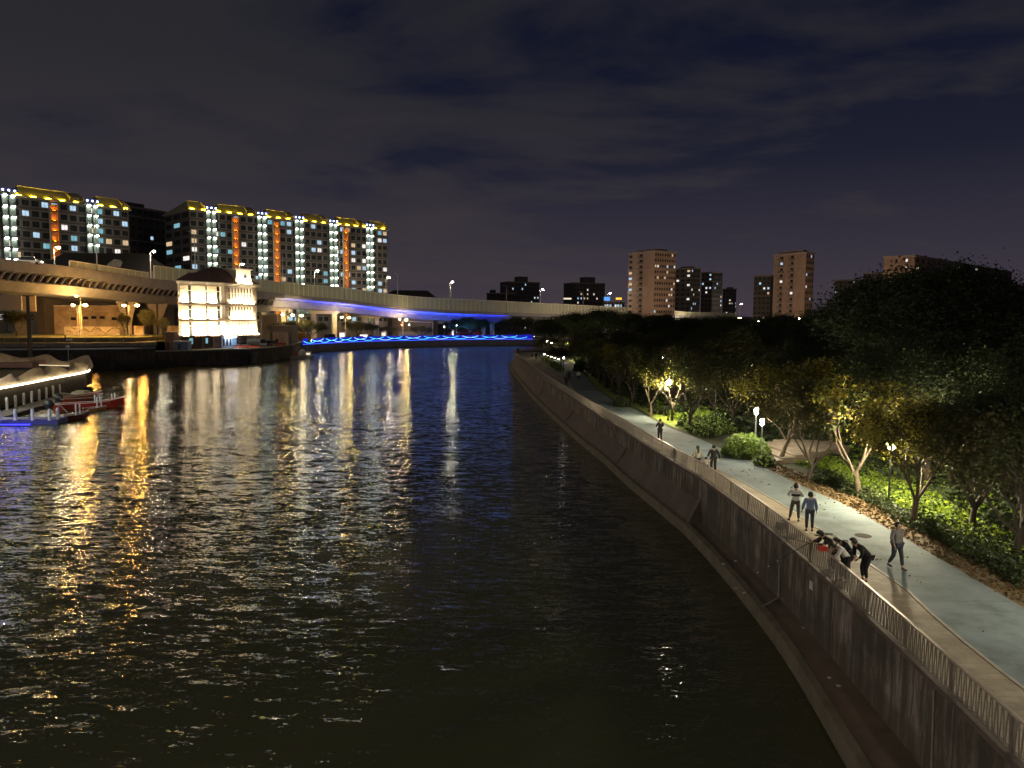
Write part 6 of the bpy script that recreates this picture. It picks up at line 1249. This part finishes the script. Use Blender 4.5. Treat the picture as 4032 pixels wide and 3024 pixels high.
def hull(name, lab, stern, bow, beam, h, m, inner, bow_up=.5, seats=3, trim=None):
    t = thing(name, lab, 'boat', (stern.x, stern.y, 0)); d = bow-stern; d.z = 0; L_ = d.length; d.normalize(); n_ = Vector((-d.y, d.x, 0)); k = MB(); vs = []; fs = []; ns = 12
    for i in range(ns+1):
        u = i/ns; w = beam/2*(1-max(0, (u-.45)/.55)**2.2)*(.82+.18*min(1, u*4)); w = max(w, .05); zt_ = h+bow_up*max(0, (u-.5)/.5)**2; zb_ = -.15+.35*max(0, (u-.75)/.25)
        for s_, z_ in ((-1.0, zt_), (-.72, zb_), (.72, zb_), (1.0, zt_), (.86, zt_-.02), (.68, zb_+.2), (-.68, zb_+.2), (-.86, zt_-.02)): q = stern+d*(L_*u)+n_*(w*s_); vs.append((q.x, q.y, z_))
    for i in range(ns):
        for j in range(8): a_ = i*8+j; b_ = i*8+(j+1) % 8; fs.append((a_, b_, b_+8, a_+8))
    fs += [tuple(range(8)), tuple(ns*8+7-j for j in range(8))]; k.add(vs, fs); build(k, 'hull', m, t)
    for i in range(seats): q = stern+d*(L_*(.25+.5*i/max(1, seats-1))); k = MB(); k.box((q.x, q.y, h-.12), (.4, beam*.72, .07), math.atan2(d.y, d.x)); build(k, 'seat', inner, t)
    for sg in (-1, 1):
        pts = []
        for i in range(ns+1): u = i/ns; w = beam/2*(1-max(0, (u-.45)/.55)**2.2)*(.82+.18*min(1, u*4)); q = stern+d*(L_*u)+n_*(sg*max(w, .05)); pts.append((q.x, q.y, h+.03+bow_up*max(0, (u-.5)/.5)**2))
        k = MB(); k.tube(pts, .045, 4); build(k, 'gunwale', trim or WHITE, t)
    return t, d, n_, L_
BRED = mat('boat_red', (.40, .035, .02), (.30, .025, .015), .45, 1.0); WOOD = mat('boat_wood', (.35, .24, .14), (.26, .17, .1), .6, 3.0)
s_, b_ = G(212, 1606, .3), G(492, 1590, .3); bt, d, n_, L_ = hull('rowing_boat', 'long red boat with white posts and rail, bow pointing to the right', s_, b_, 2.0, .75, BRED, WOOD, .55, 5)
for u, w in ((.80, -.5), (.86, .4), (.62, -1), (.55, -1)): q = s_+d*(L_*u)+n_*w*.8; k = MB(); post(k, q.x, q.y, .7, 1.1, .09); build(k, 'post', BPM, bt)
k = MB(); k.tube([s_+d*(L_*u)+n_*.75+Vector((0, 0, 1.0)) for u in (.1, .3, .5, .7)], .03, 4); build(k, 'side_rail', WHITE, bt)
s_, b_ = G(236, 1580, .3), G(400, 1562, .3); hull('rowing_boat', 'orange-red boat moored behind the long red one', s_, b_, 1.8, .85, mat('boat_orange', (.5, .09, .03), (.4, .07, .02), .45), WOOD, .3, 4)
s_, b_ = G(262, 1556, .3), G(405, 1566, .3); bt, d, n_, L_ = hull('motor_boat', 'grey-green covered boat furthest out behind the red boats', s_, b_, 2.0, .7, mat('boat_grey', (.32, .31, .24), (.24, .23, .18), .7), GREYM, .2, 2)
k = MB(); c = s_.lerp(b_, .45); k.box((c.x, c.y, .95), (3.2, 1.5, .5), math.atan2(d.y, d.x), taper=.5); build(k, 'canvas_cover', mat('canvas', (.38, .37, .28), (.28, .27, .2), .8, 2.0), bt)
s_, b_ = G(222, 1648, .3), G(350, 1634, .3); bt, d, n_, L_ = hull('rowing_boat', 'small dark boat with a red stern beside the blue pontoon', s_, b_, 1.4, .55, mat('boat_darkred', (.16, .03, .025), (.06, .02, .02), .5), WOOD, .3, 3)
for u in (.60, .72): q = s_+d*(L_*u); k = MB(); post(k, q.x, q.y, .5, 1.25, .09); build(k, 'post', BPM, bt)
s_, b_ = G(140, 1646, .3), G(250, 1650, .3); bt, d, n_, L_ = hull('motor_boat', 'small white motor boat with a bent rail tied to the blue pontoon', s_, b_, 1.5, .6, WHITE, GREYM, .15, 2)
k = MB(); c = s_+d*L_*.8; k.tube([c+Vector((-.5, .4, .6)), c+Vector((0, .4, 1.6)), c+Vector((.9, .4, .7))], .05, 5); build(k, 'bent_rail', GREYM, bt)
s_, b_ = G(335, 1612, .3), G(420, 1602, .3); bt, d, n_, L_ = hull('raft', 'low wooden raft with an orange edge under the bow of the long red boat', s_, b_, 1.2, .4, mat('raft_orange', (.45, .20, .07), rough=.6), WOOD, .05, 3)
for u in (.55, .75): q = s_+d*(L_*u); k = MB(); post(k, q.x, q.y, .4, 1.25, .09); build(k, 'post', BPM, bt)
for i, (x, y, lab) in enumerate([(195, 1612, 'dark outboard engine under a shiny cover by the row of posts'), (232, 1585, 'black round tarpaulin bundle at the stern of the orange-red boat')]):
    g = G(x, y, .45); t = thing('covered_engine', lab, 'engine', tuple(g)); k = MB(); k.ball(g+Vector((0, 0, .7)), .62, 10, sz=.9); build(k, 'cover', mat('tarp', (.04, .045, .05), rough=.3), t, smooth=True); k = MB(); k.box(g+Vector((0, 0, .1)), (.5, .5, .3)); build(k, 'stand', DARK, t)
# work boat by the curved quay
wb = G(1190, 1412, 0); t = thing('work_boat', 'small work boat with a rounded white cabin moored at the end of the curved quay', 'boat', tuple(wb), .12)
k = MB(); k.add([(-3.1, -1.3, 0), (2.4, -1.3, 0), (3.4, 0, .1), (2.4, 1.3, 0), (-3.1, 1.3, 0), (-3.2, -1.4, .75), (2.6, -1.4, .8), (3.9, 0, 1.0), (2.6, 1.4, .8), (-3.2, 1.4, .75)], [(0, 1, 6, 5), (1, 2, 7, 6), (2, 3, 8, 7), (3, 4, 9, 8), (4, 0, 5, 9), (5, 6, 7, 8, 9)]); build(k, 'hull', mat('tug_hull', (.45, .42, .38), (.3, .28, .25), .6), t, world=False)
k = MB(); k.lathe((.1, 0, .8), [(1.1, 0), (1.15, .6), (1.0, 1.3), (.6, 1.8), (.2, 1.95)], 10); build(k, 'cabin', WHITE, t, world=False, smooth=True)
k = MB(); k.bx(1.2, 2.5, -.9, .9, .8, 1.9); k.bx(1.1, 2.6, -1, 1, 1.9, 2.05); build(k, 'wheelhouse', mat('lit_cabin', (.8, .68, .5), rough=.5), t, world=False)
for i in range(3): k = MB(); k.bx(1.35+i*.38, 1.6+i*.38, -.96, -.9, 1.2, 1.7); build(k, 'cabin_window', emit('cabin_glow', (1, .9, .7), 1.4), t, world=False)
k = MB(); k.tube([(1.6, 0, 2.0), (1.6, 0, 3.6)], .05, 5); build(k, 'mast', WHITE, t, world=False)
for i in range(3): k = MB(); k.tube([(-2.4+.45*i+.45*math.cos(a*.628), -1.0, 1.25+.4*math.sin(a*.628)) for a in range(11)], .1, 5); build(k, 'life_ring', mat('ring_red', (.6, .15, .1), rough=.5), t, world=False)

# ---------------------------------------------------------------- lamps of the bridge the photo is taken from, and unseen lamps added on the left bank
for i, (x, y) in enumerate([(-34, -7), (-12, -7), (10, -7)]):
    street_lamp(x, y, 10.5, 9.0, 1.2, 3400, 'street lamp on the bridge the picture is taken from', 'street lamps on the bridge', col=(1.0, .86, .70), r=.3)
for i, (x, y, h) in enumerate([(-65, 90, 6), (-64.3, 76, 6), (-64, 63, 6.5), (-63.6, 50, 6.5), (-63.4, 37, 7), (-63.4, 24, 7)]):  # added for water glints and front light on the viaduct
    street_lamp(x, y, 3.2, h, 1.2, 2200 if i < 2 else 4500, 'white street lamp on the left bank, outside the frame', 'street lamps on the left bank', col=(1.0, .95, .88), r=.4)
k = MB(); k.prism([(-400, -60), (-62, -60), (-60, 40), (-62.5, 84.5), (-130, 84), (-400, 84)], -1, 3.1); struct(k, 'left_bank', CONCD)
k = MB(); k.prism([(-400, -60), (-62.5, -60), (-62.5, 84.5), (-130, 133), (-190, 132), (-400, 140)], 3.1, 3.15); struct(k, 'left_pavement', CONCD)
